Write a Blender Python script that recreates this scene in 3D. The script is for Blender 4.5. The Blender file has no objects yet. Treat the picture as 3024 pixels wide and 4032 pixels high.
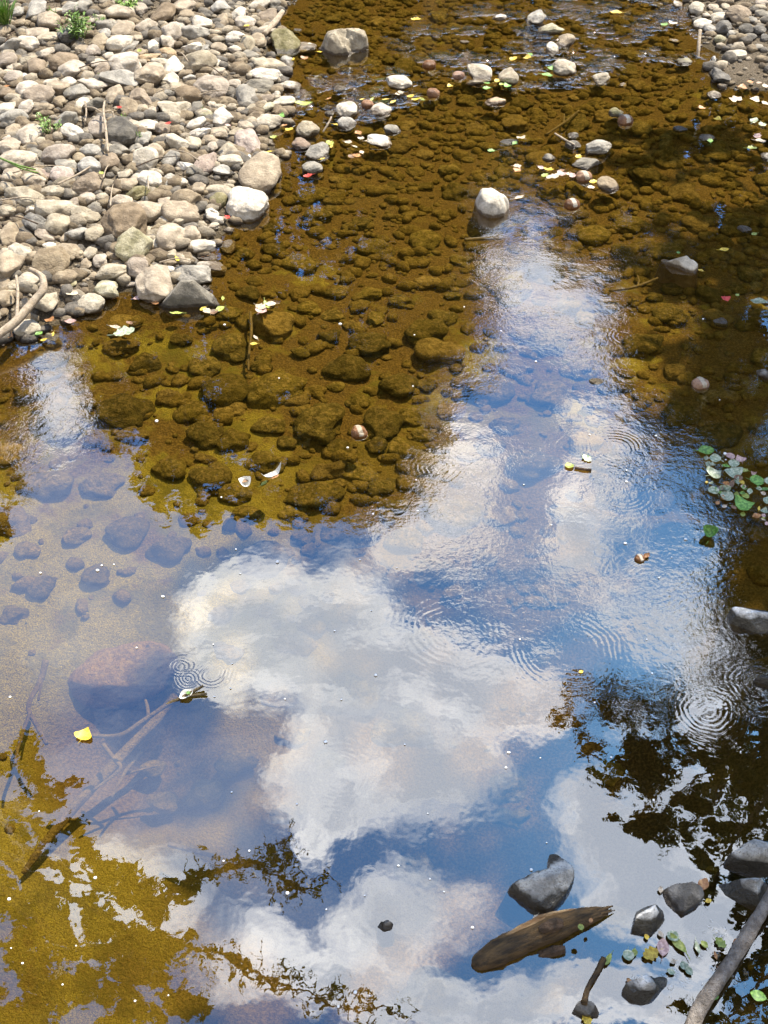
import bpy, bmesh, math, random
import numpy as np
from mathutils import Vector, noise as mnoise

scene = bpy.context.scene
C = scene.collection
rad = math.radians
# ------------------------------------------------------------------ camera
CAM_H = 3.6
DEP = rad(44.0)
F = 4320.0                       # focal length in pixels of a 3024 x 4032 frame
cam_d = bpy.data.cameras.new("camera")
cam = bpy.data.objects.new("camera", cam_d); C.objects.link(cam)
cam.location = (0, 0, CAM_H)
cam.rotation_euler = (math.pi/2 - DEP, 0, 0)
cam_d.sensor_fit = 'VERTICAL'; cam_d.angle = 2*math.atan(2016/F)
cam_d.clip_end = 2000; cam_d.clip_start = 0.05
scene.camera = cam
scene.view_settings.view_transform = 'Standard'
scene.view_settings.look = 'None'
scene.view_settings.gamma = 1
scene.view_settings.exposure = 1.16
scene.cycles.max_bounces = 8
scene.cycles.transparent_max_bounces = 12
scene.cycles.glossy_bounces = 3
scene.cycles.diffuse_bounces = 2
scene.cycles.sample_clamp_indirect = 6.0
scene.cycles.caustics_reflective = False
scene.cycles.caustics_refractive = False
# ------------------------------------------------------------------ sun
SUN_AZ, SUN_EL = rad(32), rad(53)          # azimuth measured from +Y towards +X
sl = bpy.data.lights.new("sun", 'SUN'); sl.energy = 5.0; sl.angle = rad(0.5); sl.color = (1.0, 0.91, 0.76)
sun = bpy.data.objects.new("sun", sl); C.objects.link(sun)
sd = Vector((math.sin(SUN_AZ)*math.cos(SUN_EL), math.cos(SUN_AZ)*math.cos(SUN_EL), math.sin(SUN_EL)))
sun.rotation_euler = sd.to_track_quat('Z', 'Y').to_euler()

FWD = np.array([0, math.cos(DEP), -math.sin(DEP)]); UP = np.array([0, math.sin(DEP), math.cos(DEP)])
def ray(px, py):
    dx = (px-1512)/F; dy = -(py-2016)/F
    return np.array([dx, 0, 0]) + FWD + dy*UP
def gp(px, py, z=0.0):
    """point of height z seen at a place in the photograph (3024 x 4032)"""
    r = ray(px, py); t = (z-CAM_H)/r[2]
    return np.array([r[0]*t, r[1]*t, z]), t       # t is depth along the view axis
def depang(px, py):
    r = ray(px, py); return math.atan2(-r[2], math.hypot(r[0], r[1]))

# ------------------------------------------------------------------ node helpers
def N(nt, typ, **kw):
    n = nt.nodes.new(typ)
    for k, v in kw.items():
        if k.startswith('i_'):
            key = k[2:]
            key = int(key) if key.isdigit() else key.replace('_', ' ')
            n.inputs[key].default_value = v
        else: setattr(n, k, v)
    return n
def L(nt, a, b): nt.links.new(a, b)
def M(nt, op, a, b=None, c=None, clamp=False):
    n = nt.nodes.new('ShaderNodeMath'); n.operation = op; n.use_clamp = clamp
    for i, v in enumerate((a, b, c)):
        if v is None: continue
        if isinstance(v, (int, float)): n.inputs[i].default_value = v
        else: nt.links.new(v, n.inputs[i])
    return n.outputs[0]
def SS(nt, v, lo, hi, a=0.0, b=1.0):
    n = nt.nodes.new('ShaderNodeMapRange'); n.interpolation_type = 'SMOOTHSTEP'
    nt.links.new(v, n.inputs[0])
    for i, x in zip((1, 2, 3, 4), (lo, hi, a, b)): n.inputs[i].default_value = x
    return n.outputs[0]
def MIX(nt, f, a, b):
    n = nt.nodes.new('ShaderNodeMix'); n.data_type = 'RGBA'
    for sock, v in ((n.inputs[0], f), (n.inputs[6], a), (n.inputs[7], b)):
        if isinstance(v, (int, float)): sock.default_value = v
        elif isinstance(v, tuple): sock.default_value = (*v, 1) if len(v) == 3 else v
        else: nt.links.new(v, sock)
    return n.outputs[2]
def NOISE(nt, vec, scale, detail=3, rough=0.55, out=0, dist=0.0):
    n = nt.nodes.new('ShaderNodeTexNoise'); n.inputs['Scale'].default_value = scale
    n.inputs['Detail'].default_value = detail; n.inputs['Roughness'].default_value = rough
    n.inputs['Distortion'].default_value = dist
    if vec is not None: nt.links.new(vec, n.inputs['Vector'])
    return n.outputs[out]

# ------------------------------------------------------------------ world: sky and clouds
world = bpy.data.worlds.new("World"); scene.world = world; world.use_nodes = True
wt = world.node_tree; wt.nodes.clear()
sky = N(wt, 'ShaderNodeTexSky'); sky.sky_type = 'NISHITA'; sky.sun_disc = False
sky.sun_elevation = SUN_EL; sky.sun_rotation = SUN_AZ; sky.air_density = 1.0; sky.dust_density = 0.6; sky.ozone_density = 1.6
tc = N(wt, 'ShaderNodeTexCoord'); sep = N(wt, 'ShaderNodeSeparateXYZ'); L(wt, tc.outputs['Generated'], sep.inputs[0])
zc = M(wt, 'MAXIMUM', sep.outputs[2], 0.06)
comb = N(wt, 'ShaderNodeCombineXYZ')
L(wt, M(wt, 'DIVIDE', sep.outputs[0], zc), comb.inputs[0]); L(wt, M(wt, 'DIVIDE', sep.outputs[1], zc), comb.inputs[1])
uv0 = comb.outputs[0]
nz = NOISE(wt, uv0, 3.2, 5, 0.6, out=1)
dv = N(wt, 'ShaderNodeVectorMath', operation='MULTIPLY_ADD'); L(wt, nz, dv.inputs[0]); dv.inputs[1].default_value = (0.30, 0.30, 0); dv.inputs[2].default_value = (-0.15, -0.15, 0)
ad = N(wt, 'ShaderNodeVectorMath', operation='ADD'); L(wt, uv0, ad.inputs[0]); L(wt, dv.outputs[0], ad.inputs[1])
uv = ad.outputs[0]
S9 = 3024/1659
def cloud_blob(cx, cy, rx, ry, w):
    p, t = gp(cx*S9, cy*S9); a = p[:2]/CAM_H
    ru = abs(gp((cx+rx)*S9, cy*S9)[0][0]-p[0])/CAM_H
    rv = abs(gp(cx*S9, (cy+ry)*S9)[0][1]-gp(cx*S9, (cy-ry)*S9)[0][1])/2/CAM_H
    n = N(wt, 'ShaderNodeVectorMath', operation='MULTIPLY_ADD'); L(wt, uv, n.inputs[0])
    n.inputs[1].default_value = (1/ru, 1/rv, 0); n.inputs[2].default_value = (-a[0]/ru, -a[1]/rv, 0)
    l = N(wt, 'ShaderNodeVectorMath', operation='LENGTH'); L(wt, n.outputs[0], l.inputs[0])
    return M(wt, 'MULTIPLY_ADD', l.outputs['Value'], -w, w*1.35)      # w*(1.35-d)
CLOUDS = [  # where each cloud bank stands in the sky, centre, radii, weight
 (570,1290,190,160,1.0),(700,1300,160,170,1.0),(620,1450,190,150,1.0),(760,1500,240,150,1.05),(900,1450,230,120,1.05),(1050,1460,160,90,0.9),
 (720,1640,170,150,1.0),(850,1650,170,150,1.05),(760,1740,110,70,.9),(500,1200,80,80,.8),
 (980,1080,110,130,1.0),(900,1160,120,60,.9),(1280,1020,110,130,1.0),(1220,1140,80,90,.9),(1240,920,60,50,.8),
 (1180,600,140,60,1.0),(1090,560,60,120,.8),(1230,690,90,70,1.0),(1040,410,90,120,.9),
 (1400,1310,170,100,1.05),(1560,1350,130,170,1.05),(1290,1300,70,60,.8),(1560,1560,80,90,.8),
 (150,880,100,130,.9),(120,780,80,60,.9),(1100,1490,120,90,1.0),(990,1600,110,90,1.0),(900,1700,90,80,1.0),(700,1780,70,40,.9),(470,1480,70,100,.9),
 (860,1980,190,120,1.0),(780,2120,250,130,.9),(560,2050,170,130,.7),(980,2140,150,110,1.0),(1080,2180,150,90,.95),
 (1270,1760,130,110,1.0),(1350,1880,110,110,1.05),(1480,2020,130,90,1.1),(1330,2150,200,100,1.0),(1520,1750,200,150,.95),
 (200,1950,260,180,.7),(1380,1550,90,70,.5),
]
acc = None
for c in CLOUDS:
    o = cloud_blob(*c)
    acc = o if acc is None else M(wt, 'SMOOTH_MAX', acc, o, 0.18)
big = NOISE(wt, uv0, 0.9, 3, 0.5)
# unseen overcast bank added behind and beside the viewer to neutralise ambient light
sv = N(wt, 'ShaderNodeSeparateXYZ'); L(wt, uv, sv.inputs[0])
side = M(wt, 'MAXIMUM', SS(wt, M(wt, 'ABSOLUTE', sv.outputs[0]), 1.15, 1.8), SS(wt, sv.outputs[1], 0.05, 0.32, 1.0, 0.0))
acc = M(wt, 'MAXIMUM', acc, M(wt, 'MULTIPLY', side, M(wt, 'MULTIPLY_ADD', big, 0.6, 0.35)))
fb = NOISE(wt, uv, 4.5, 7, 0.62)
dens = M(wt, 'ADD', acc, M(wt, 'MULTIPLY_ADD', fb, 0.9, -0.49))
thin = None
for c in [(150,1130,270,200,1),(280,1330,240,150,1),(60,1250,160,200,1),(340,1190,170,120,1),(400,1760,210,200,.8),(200,1650,180,150,.8),(1120,1060,180,170,.6),(560,1900,200,150,.7)]:
    o = cloud_blob(*c); thin = o if thin is None else M(wt, 'MAXIMUM', thin, o)
thin = M(wt, 'MULTIPLY', SS(wt, thin, 0.0, 0.9), M(wt, 'MULTIPLY_ADD', fb, 0.5, -0.10))
mask = M(wt, 'MAXIMUM', SS(wt, dens, 0.14, 0.70), thin)
mps = N(wt, 'ShaderNodeMapping'); mps.inputs['Scale'].default_value = (1.0, 1.9, 1); mps.inputs['Rotation'].default_value = (0, 0, .6); L(wt, uv, mps.inputs['Vector'])
core = SS(wt, M(wt, 'ADD', M(wt, 'MULTIPLY', dens, 0.22), M(wt, 'ADD', M(wt, 'MULTIPLY', NOISE(wt, mps.outputs[0], 3.2, 8, 0.66), 0.9), M(wt, 'MULTIPLY', fb, 0.25))), 0.53, 0.84)
ccol = MIX(wt, core, (33, 33, 33.5), (15.0, 16.6, 19.5))
ccol = MIX(wt, side, ccol, (4.8, 4.5, 4.1))
skyc = N(wt, 'ShaderNodeVectorMath', operation='MULTIPLY'); L(wt, sky.outputs[0], skyc.inputs[0]); skyc.inputs[1].default_value = (0.60, 1.45, 2.3)
final = MIX(wt, M(wt, 'MULTIPLY', mask, 0.96), skyc.outputs[0], ccol)
bg = N(wt, 'ShaderNodeBackground'); bg.inputs[1].default_value = 0.10; L(wt, final, bg.inputs[0])
wo = N(wt, 'ShaderNodeOutputWorld'); L(wt, bg.outputs[0], wo.inputs[0])

# ------------------------------------------------------------------ materials
def newmat(name):
    m = bpy.data.materials.new(name); m.use_nodes = True; nt = m.node_tree
    b = nt.nodes['Principled BSDF']; return m, nt, b
def pos(nt): return N(nt, 'ShaderNodeNewGeometry').outputs['Position']
def ocoord(nt): return N(nt, 'ShaderNodeTexCoord').outputs['Object']
def bump(nt, b, h, strength, dist):
    n = N(nt, 'ShaderNodeBump'); n.inputs['Strength'].default_value = strength; n.inputs['Distance'].default_value = dist
    L(nt, h, n.inputs['Height']); L(nt, n.outputs[0], b.inputs['Normal']); return n
def stone_mat(name, c1, c2, speck=0.5, wet=True, rough=0.9, wz=0.012):
    c1 = (c1[0]*.64, c1[1]*.60, c1[2]*.52); c2 = (c2[0]*.85, c2[1]*.80, c2[2]*.69)
    m, nt, b = newmat(name)
    p = pos(nt); oi = N(nt, 'ShaderNodeObjectInfo')
    big = NOISE(nt, p, 14, 4, 0.6); fine = NOISE(nt, p, 160, 4, 0.7)
    col = MIX(nt, SS(nt, big, 0.35, 0.68), c1, c2)
    dk = tuple(x*0.45 for x in c1)
    col = MIX(nt, M(nt, 'MULTIPLY', SS(nt, fine, 0.52, 0.68), speck), col, dk)
    # faint veins and stains
    st = NOISE(nt, p, 33, 5, 0.7, dist=1.2)
    col = MIX(nt, M(nt, 'MULTIPLY', SS(nt, st, 0.55, 0.75), 0.5), col, tuple(x*0.62 for x in c2))
    hsv = N(nt, 'ShaderNodeHueSaturation'); L(nt, col, hsv.inputs['Color'])
    L(nt, M(nt, 'MULTIPLY_ADD', oi.outputs['Random'], 0.62, 0.68), hsv.inputs['Value'])
    L(nt, M(nt, 'MULTIPLY_ADD', oi.outputs['Random'], -0.5, 1.15), hsv.inputs['Saturation'])
    col = hsv.outputs[0]
    b.inputs['Roughness'].default_value = rough
    if wet:
        sp = N(nt, 'ShaderNodeSeparateXYZ'); L(nt, p, sp.inputs[0])
        wl = M(nt, 'ADD', sp.outputs[2], M(nt, 'MULTIPLY_ADD', NOISE(nt, p, 25, 2, 0.5), 0.03, -0.015))
        w = SS(nt, wl, wz, wz+0.014, 1.0, 0.0)
        mul = N(nt, 'ShaderNodeMix'); mul.data_type = 'RGBA'; mul.blend_type = 'MULTIPLY'
        L(nt, w, mul.inputs[0]); L(nt, col, mul.inputs[6]); mul.inputs[7].default_value = (0.22, 0.17, 0.11, 1) if wz < .03 else (0.10, 0.09, 0.07, 1)
        col = mul.outputs[2]
        L(nt, M(nt, 'MULTIPLY_ADD', w, -0.6, rough), b.inputs['Roughness'])
    L(nt, col, b.inputs['Base Color'])
    h = M(nt, 'ADD', M(nt, 'MULTIPLY', NOISE(nt, p, 60, 6, 0.65), 0.9), M(nt, 'MULTIPLY', st, 1.0))
    bump(nt, b, h, 0.9, 0.012)
    return m
MAT = {
 't': stone_mat('tan_stone', (0.40,0.33,0.25), (0.52,0.45,0.36)),
 'w': stone_mat('pale_stone', (0.50,0.45,0.37), (0.66,0.61,0.53)),
 'g': stone_mat('grey_stone', (0.29,0.28,0.26), (0.42,0.40,0.37)),
 'b': stone_mat('brown_stone', (0.27,0.21,0.15), (0.38,0.31,0.24)),
 'd': stone_mat('dark_grey_stone', (0.13,0.125,0.12), (0.24,0.23,0.22)),
 'p': stone_mat('pinkish_stone', (0.38,0.29,0.25), (0.47,0.38,0.33), 0.8),
 'o': stone_mat('ochre_stone', (0.48,0.33,0.18), (0.55,0.42,0.27)),
 'm': stone_mat('mossy_stone', (0.30,0.28,0.14), (0.48,0.45,0.32), 0.8),
 'k': stone_mat('granite_stone', (0.50,0.51,0.53), (0.95,0.98,1.04), 1.0, True, 0.8, 0.046),
}
TONE = {'t':'tan','w':'pale','g':'grey','b':'brown','d':'dark grey','p':'pinkish','o':'ochre','m':'mossy olive','k':'speckled grey'}

def algae_mat(name, c1, c2, lum=1.0):
    m, nt, b = newmat(name); p = pos(nt); oi = N(nt, 'ShaderNodeObjectInfo')
    a = NOISE(nt, p, 18, 5, 0.65); f = NOISE(nt, p, 120, 5, 0.7)
    col = MIX(nt, SS(nt, a, 0.36, 0.66), c1, c2)
    col = MIX(nt, M(nt, 'MULTIPLY', SS(nt, f, 0.5, 0.66), 0.75), col, tuple(x*0.35 for x in c1))
    g = N(nt, 'ShaderNodeNewGeometry'); sp = N(nt, 'ShaderNodeSeparateXYZ'); L(nt, g.outputs['True Normal'], sp.inputs[0])
    silt = M(nt, 'MULTIPLY', SS(nt, sp.outputs[2], 0.75, 0.98), SS(nt, NOISE(nt, p, 40, 4, 0.7), 0.45, 0.62))
    col = MIX(nt, M(nt, 'MULTIPLY', silt, 0.45), col, (0.30, 0.22, 0.09))
    hsv = N(nt, 'ShaderNodeHueSaturation'); L(nt, col, hsv.inputs['Color']); L(nt, M(nt, 'MULTIPLY_ADD', oi.outputs['Random'], 0.6, 0.7), hsv.inputs['Value'])
    L(nt, hsv.outputs[0], b.inputs['Base Color']); b.inputs['Roughness'].default_value = 1
    b.inputs['Specular IOR Level'].default_value = 0.05
    h = M(nt, 'ADD', M(nt, 'MULTIPLY', NOISE(nt, p, 70, 5, 0.7), 1.0), M(nt, 'MULTIPLY', a, 1.0))
    bump(nt, b, h, 1.0, 0.028)
    return m
ALG = algae_mat('algae_covered_stone', (0.085,0.068,0.018), (0.15,0.118,0.03))
ALG2 = algae_mat('algae_dark_stone', (0.072,0.058,0.018), (0.13,0.105,0.032))
ALG3 = algae_mat('algae_silted_stone', (0.12,0.088,0.03), (0.22,0.165,0.06))
ALG_RED = algae_mat('reddish_silted_stone', (0.14,0.09,0.05), (0.21,0.14,0.08))
ALG_PEB = algae_mat('algae_pebbles', (0.11,0.083,0.02), (0.21,0.155,0.045))

def ground_mat():
    m, nt, b = newmat('bed_and_bank'); p = pos(nt)
    sp = N(nt, 'ShaderNodeSeparateXYZ'); L(nt, p, sp.inputs[0])
    z = sp.outputs[2]; y = sp.outputs[1]
    n1 = NOISE(nt, p, 2.2, 5, 0.6); n2 = NOISE(nt, p, 14, 5, 0.7); gr = NOISE(nt, p, 210, 3, 0.8); gr2 = NOISE(nt, p, 90, 4, 0.75)
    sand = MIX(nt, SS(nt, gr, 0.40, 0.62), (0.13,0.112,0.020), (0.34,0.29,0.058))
    sand = MIX(nt, M(nt, 'MULTIPLY', SS(nt, NOISE(nt, p, 3.5, 6, 0.75), 0.46, 0.62), 0.8), sand, (0.10, 0.093, 0.018))  # olive algae mottling that also paints in the shadow of a bough
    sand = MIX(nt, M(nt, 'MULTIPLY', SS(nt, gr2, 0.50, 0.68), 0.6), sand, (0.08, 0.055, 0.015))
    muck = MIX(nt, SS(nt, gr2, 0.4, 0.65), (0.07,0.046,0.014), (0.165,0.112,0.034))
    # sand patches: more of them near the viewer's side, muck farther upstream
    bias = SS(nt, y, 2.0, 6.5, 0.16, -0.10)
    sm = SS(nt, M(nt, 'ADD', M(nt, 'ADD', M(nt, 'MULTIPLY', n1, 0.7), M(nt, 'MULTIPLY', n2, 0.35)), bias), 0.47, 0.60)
    # pool shade painted in: darker bed colour in the deep and toward the right
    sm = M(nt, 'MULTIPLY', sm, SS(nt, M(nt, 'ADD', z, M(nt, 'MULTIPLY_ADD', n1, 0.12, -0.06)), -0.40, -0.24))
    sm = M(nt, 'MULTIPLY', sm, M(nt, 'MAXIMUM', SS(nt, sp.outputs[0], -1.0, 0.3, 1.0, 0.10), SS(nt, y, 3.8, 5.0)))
    litter_shade = M(nt, 'MULTIPLY', SS(nt, sp.outputs[0], 0.5, 1.2), SS(nt, y, 3.6, 2.8))
    muck = MIX(nt, litter_shade, muck, MIX(nt, SS(nt, gr2, 0.4, 0.65), (0.018,0.013,0.007), (0.07,0.05,0.024)))  # dark leaf litter with the overhanging crown's shade painted in
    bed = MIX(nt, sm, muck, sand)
    soil = MIX(nt, SS(nt, gr2, 0.35, 0.7), (0.06,0.047,0.032), (0.24,0.195,0.14))
    wetm = SS(nt, M(nt, 'ADD', z, M(nt, 'MULTIPLY_ADD', n2, 0.03, -0.015)), 0.0, 0.035)
    mud = MIX(nt, SS(nt, gr2, 0.4, 0.65), (0.05,0.04,0.025), (0.13,0.10,0.06))
    soil = MIX(nt, wetm, mud, soil)
    grass = MIX(nt, n2, (0.05,0.08,0.02), (0.09,0.10,0.04))
    ysel = SS(nt, M(nt, 'ABSOLUTE', M(nt, 'SUBTRACT', y, 2)), 13, 17)
    soil = MIX(nt, ysel, soil, grass)
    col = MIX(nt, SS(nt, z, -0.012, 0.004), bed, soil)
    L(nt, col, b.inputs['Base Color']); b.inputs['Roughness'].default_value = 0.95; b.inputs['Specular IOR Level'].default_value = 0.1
    h = M(nt, 'ADD', M(nt, 'MULTIPLY', gr2, 1.0), M(nt, 'MULTIPLY', n2, 1.3))
    bump(nt, b, h, 1.0, 0.018)
    return m
RINGS = [ # px, py (3024 frame), first radius, band width, wavelength, height
 (2790,2800,.09,.08,.022,.00022),(718,2622,.035,.025,.016,.0006),(745,2672,.03,.02,.014,.0005),(840,2655,.05,.025,.016,.0004),
 (2457,1327,.05,.045,.024,.0009),(1727,1843,.07,.07,.025,.0006),(2420,1765,.10,.05,.022,.0006),(2270,1760,.12,.07,.026,.0005),
 (2440,1930,.11,.06,.025,.0005),(2560,2290,.12,.08,.026,.0006),(1780,2480,.14,.09,.028,.0003),(2230,2560,.16,.08,.024,.0003),(1330,3040,.10,.05,.020,.00012),
 (2990,2700,.10,.06,.024,.0004)]
def water_mat():
    m, nt, b = newmat('stream_water'); nt.nodes.remove(b)
    p = pos(nt)
    mp = N(nt, 'ShaderNodeMapping'); mp.inputs['Scale'].default_value = (1, 1.0, 0); L(nt, p, mp.inputs['Vector']); v = mp.outputs[0]
    sp = N(nt, 'ShaderNodeSeparateXYZ'); L(nt, p, sp.inputs[0]); x, y = sp.outputs[0], sp.outputs[1]
    # how rough the water is from place to place: riffle upstream, calmer pool near
    patch = SS(nt, NOISE(nt, v, 1.7, 2, 0.5), 0.38, 0.62)
    def gz(cx, cy, rx, ry):
        n_ = N(nt, 'ShaderNodeVectorMath', operation='MULTIPLY_ADD'); L(nt, v, n_.inputs[0]); n_.inputs[1].default_value = (1/rx, 1/ry, 0); n_.inputs[2].default_value = (-cx/rx, -cy/ry, 0)
        l_ = N(nt, 'ShaderNodeVectorMath', operation='LENGTH'); L(nt, n_.outputs[0], l_.inputs[0]); return SS(nt, l_.outputs['Value'], 0.35, 1.0, 1.0, 0.0)
    def gpx(px9, py9, rx, ry): c_ = gp(px9*3024/1659, py9*3024/1659)[0]; return gz(c_[0], c_[1], rx, ry)
    mid = M(nt, 'MAXIMUM', M(nt, 'MAXIMUM', gpx(1180, 650, 1.3, 2.4), gpx(1330, 1130, 1.5, 1.3)), M(nt, 'MULTIPLY', gpx(90, 880, .6, .9), .7))
    mid = M(nt, 'MULTIPLY', mid, M(nt, 'MULTIPLY_ADD', patch, 0.85, 0.15))
    mpr = N(nt, 'ShaderNodeMapping'); mpr.inputs['Scale'].default_value = (9, 17, 0); L(nt, p, mpr.inputs['Vector']); wr = NOISE(nt, mpr.outputs[0], 1.0, 3, 0.6, dist=0.5)
    w1 = NOISE(nt, v, 26, 3, 0.55, dist=0.4); w2 = NOISE(nt, v, 70, 2, 0.5); w0 = NOISE(nt, v, 6, 3, 0.5)
    riffle = M(nt, 'MULTIPLY', M(nt, 'MAXIMUM', M(nt, 'MAXIMUM', gpx(1120, 95, 1.3, 1.1), gpx(1400, 20, 1.3, 1.6)), M(nt, 'MAXIMUM', gpx(740, 195, .8, .8), gpx(1500, 40, .8, 1.2))), SS(nt, NOISE(nt, v, 2.6, 3, 0.6), 0.47, 0.64))
    h = M(nt, 'MULTIPLY', w1, M(nt, 'MULTIPLY_ADD', mid, 0.0010, 0.00004))
    h = M(nt, 'ADD', h, M(nt, 'MULTIPLY', w0, M(nt, 'MULTIPLY_ADD', mid, 0.0012, 0.0007)))
    h = M(nt, 'ADD', h, M(nt, 'MULTIPLY', w2, M(nt, 'MULTIPLY_ADD', mid, 0.0004, 0.00001)))
    h = M(nt, 'ADD', h, M(nt, 'MULTIPLY', wr, M(nt, 'MULTIPLY', riffle, 0.060)))
    wb = N(nt, 'ShaderNodeVectorMath', operation='MULTIPLY_ADD'); L(nt, NOISE(nt, v, 7.0, 2, 0.5, out=1), wb.inputs[0]); wb.inputs[1].default_value = (.05, .05, 0); L(nt, p, wb.inputs[2])
    wb2 = N(nt, 'ShaderNodeVectorMath', operation='ADD'); L(nt, wb.outputs[0], wb2.inputs[0]); wb2.inputs[1].default_value = (-.025, -.025, 0); wobp = wb2.outputs[0]
    brk = SS(nt, NOISE(nt, v, 5.0, 2, 0.5), 0.36, 0.62, 0.05, 1.0)
    h = M(nt, 'ADD', h, M(nt, 'MULTIPLY', SS(nt, NOISE(nt, v, 42, 2, 0.5), 0.60, 0.72), M(nt, 'MULTIPLY', riffle, 0.0020)))
    for (px, py, r0, bw, lam, A) in RINGS:
        c, _ = gp(px, py)
        d = N(nt, 'ShaderNodeVectorMath', operation='DISTANCE'); L(nt, wobp, d.inputs[0]); d.inputs[1].default_value = tuple(c)
        r = d.outputs['Value']
        s = M(nt, 'SINE', M(nt, 'MULTIPLY', r, 2*math.pi/lam))
        q = M(nt, 'MULTIPLY_ADD', r, 1/bw, -r0/bw)
        e = M(nt, 'EXPONENT', M(nt, 'MULTIPLY', M(nt, 'MULTIPLY', q, q), -1.0))
        h = M(nt, 'ADD', h, M(nt, 'MULTIPLY', M(nt, 'MULTIPLY', s, e), M(nt, 'MULTIPLY', brk, A*0.20)))
    bm_ = N(nt, 'ShaderNodeBump'); bm_.inputs['Strength'].default_value = 1; bm_.inputs['Distance'].default_value = 1.0
    L(nt, h, bm_.inputs['Height'])
    dt = N(nt, 'ShaderNodeVectorMath', operation='DOT_PRODUCT'); L(nt, bm_.outputs[0], dt.inputs[0]); L(nt, N(nt, 'ShaderNodeNewGeometry').outputs['Incoming'], dt.inputs[1])
    cth = M(nt, 'MINIMUM', M(nt, 'ABSOLUTE', dt.outputs['Value']), 1.0)
    frs = M(nt, 'MULTIPLY_ADD', M(nt, 'POWER', M(nt, 'SUBTRACT', 1.0, cth), 5.0), 0.88, 0.12)     # Schlick
    gl = N(nt, 'ShaderNodeBsdfGlossy'); gl.inputs['Roughness'].default_value = 0.004; gl.inputs['Color'].default_value = (1,1,1,1)
    L(nt, bm_.outputs[0], gl.inputs['Normal'])
    tr = N(nt, 'ShaderNodeBsdfTransparent'); tr.inputs[0].default_value = (0.92, 0.81, 0.51, 1)
    mx = N(nt, 'ShaderNodeMixShader'); L(nt, frs, mx.inputs[0]); L(nt, tr.outputs[0], mx.inputs[1]); L(nt, gl.outputs[0], mx.inputs[2])
    L(nt, mx.outputs[0], nt.nodes['Material Output'].inputs['Surface'])
    return m
def leaf_mat(name, c1, c2, rough=0.55):
    c1 = tuple(q*.6 for q in c1); c2 = tuple(q*.85 for q in c2)
    m, nt, b = newmat(name); p = pos(nt); oi = N(nt, 'ShaderNodeObjectInfo')
    col = MIX(nt, SS(nt, NOISE(nt, p, 90, 4, 0.6), 0.4, 0.65), c1, c2)
    hsv = N(nt, 'ShaderNodeHueSaturation'); L(nt, col, hsv.inputs['Color']); L(nt, M(nt, 'MULTIPLY_ADD', oi.outputs['Random'], 0.4, 0.8), hsv.inputs['Value'])
    L(nt, hsv.outputs[0], b.inputs['Base Color']); b.inputs['Roughness'].default_value = rough
    return m
LEAF = {
 'y': leaf_mat('yellow_leaf', (0.60,0.40,0.02), (0.75,0.55,0.05)),
 'g': leaf_mat('green_leaf', (0.10,0.26,0.03), (0.22,0.42,0.07)),
 'o': leaf_mat('orange_brown_leaf', (0.38,0.15,0.04), (0.52,0.27,0.09)),
 'r': leaf_mat('red_leaf', (0.55,0.02,0.015), (0.65,0.07,0.03)),
 'p': leaf_mat('pale_dry_leaf', (0.55,0.42,0.28), (0.70,0.60,0.45)),
 'k': leaf_mat('pinkish_leaf', (0.50,0.30,0.27), (0.60,0.42,0.36)),
 's': leaf_mat('grey_green_leaf', (0.26,0.34,0.20), (0.46,0.48,0.34), 0.4),
 'v': leaf_mat('yellow_green_leaf', (0.28,0.36,0.04), (0.42,0.46,0.10)),
 'n': leaf_mat('brown_leaf', (0.16,0.08,0.03), (0.28,0.15,0.07)),
}
LTONE = {'y':'yellow','g':'green','o':'orange-brown','r':'red','p':'pale dry','k':'faded pink','s':'grey-green','v':'yellow-green','n':'dark brown'}
def wood_mat(name, c1, c2, scale=40, stretch=(1,1,1), d=0.01, rot=0.0):
    m, nt, b = newmat(name)
    mp = N(nt, 'ShaderNodeMapping'); mp.inputs['Scale'].default_value = stretch; vr = N(nt, 'ShaderNodeVectorRotate', rotation_type='Z_AXIS'); vr.inputs['Angle'].default_value = -rot; L(nt, ocoord(nt), vr.inputs['Vector']); L(nt, vr.outputs[0], mp.inputs['Vector'])
    a = NOISE(nt, mp.outputs[0], scale, 6, 0.7); f = NOISE(nt, mp.outputs[0], scale*4, 4, 0.7)
    col = MIX(nt, SS(nt, a, 0.36, 0.64), c1, c2)
    col = MIX(nt, M(nt, 'MULTIPLY', SS(nt, f, 0.5, 0.65), 0.5), col, tuple(x*0.4 for x in c1))
    L(nt, col, b.inputs['Base Color']); b.inputs['Roughness'].default_value = 0.75
    bump(nt, b, M(nt, 'ADD', a, f), 1.0, d); return m
WOOD_PALE = wood_mat('driftwood', (0.36,0.28,0.19), (0.55,0.45,0.33), 30)
WOOD_BARK = wood_mat('grey_bark', (0.20,0.165,0.13), (0.46,0.40,0.34), 28, (1,1,1), 0.03)
_la, _lb = gp(1862, 3806)[0], gp(2394, 3581)[0]; LOG_A = math.atan2(_lb[1]-_la[1], _lb[0]-_la[0])
WOOD_LOG = wood_mat('rotting_log', (0.055,0.034,0.012), (0.27,0.155,0.05), 11, (1,5,5), 0.035, LOG_A)
WOOD_STRIP = wood_mat('bare_wood', (0.24,0.13,0.05), (0.50,0.34,0.17), 10, (1,6,6), 0.01, LOG_A)
WOOD_DARK = wood_mat('dark_broken_wood', (0.05,0.03,0.015), (0.15,0.09,0.05), 30, (1,1,1), 0.015)
WOOD_UND = wood_mat('silted_branch', (0.10,0.07,0.03), (0.19,0.14,0.06), 40)
TRUNK = wood_mat('tree_bark', (0.07,0.06,0.045), (0.15,0.13,0.10), 8)
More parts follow.
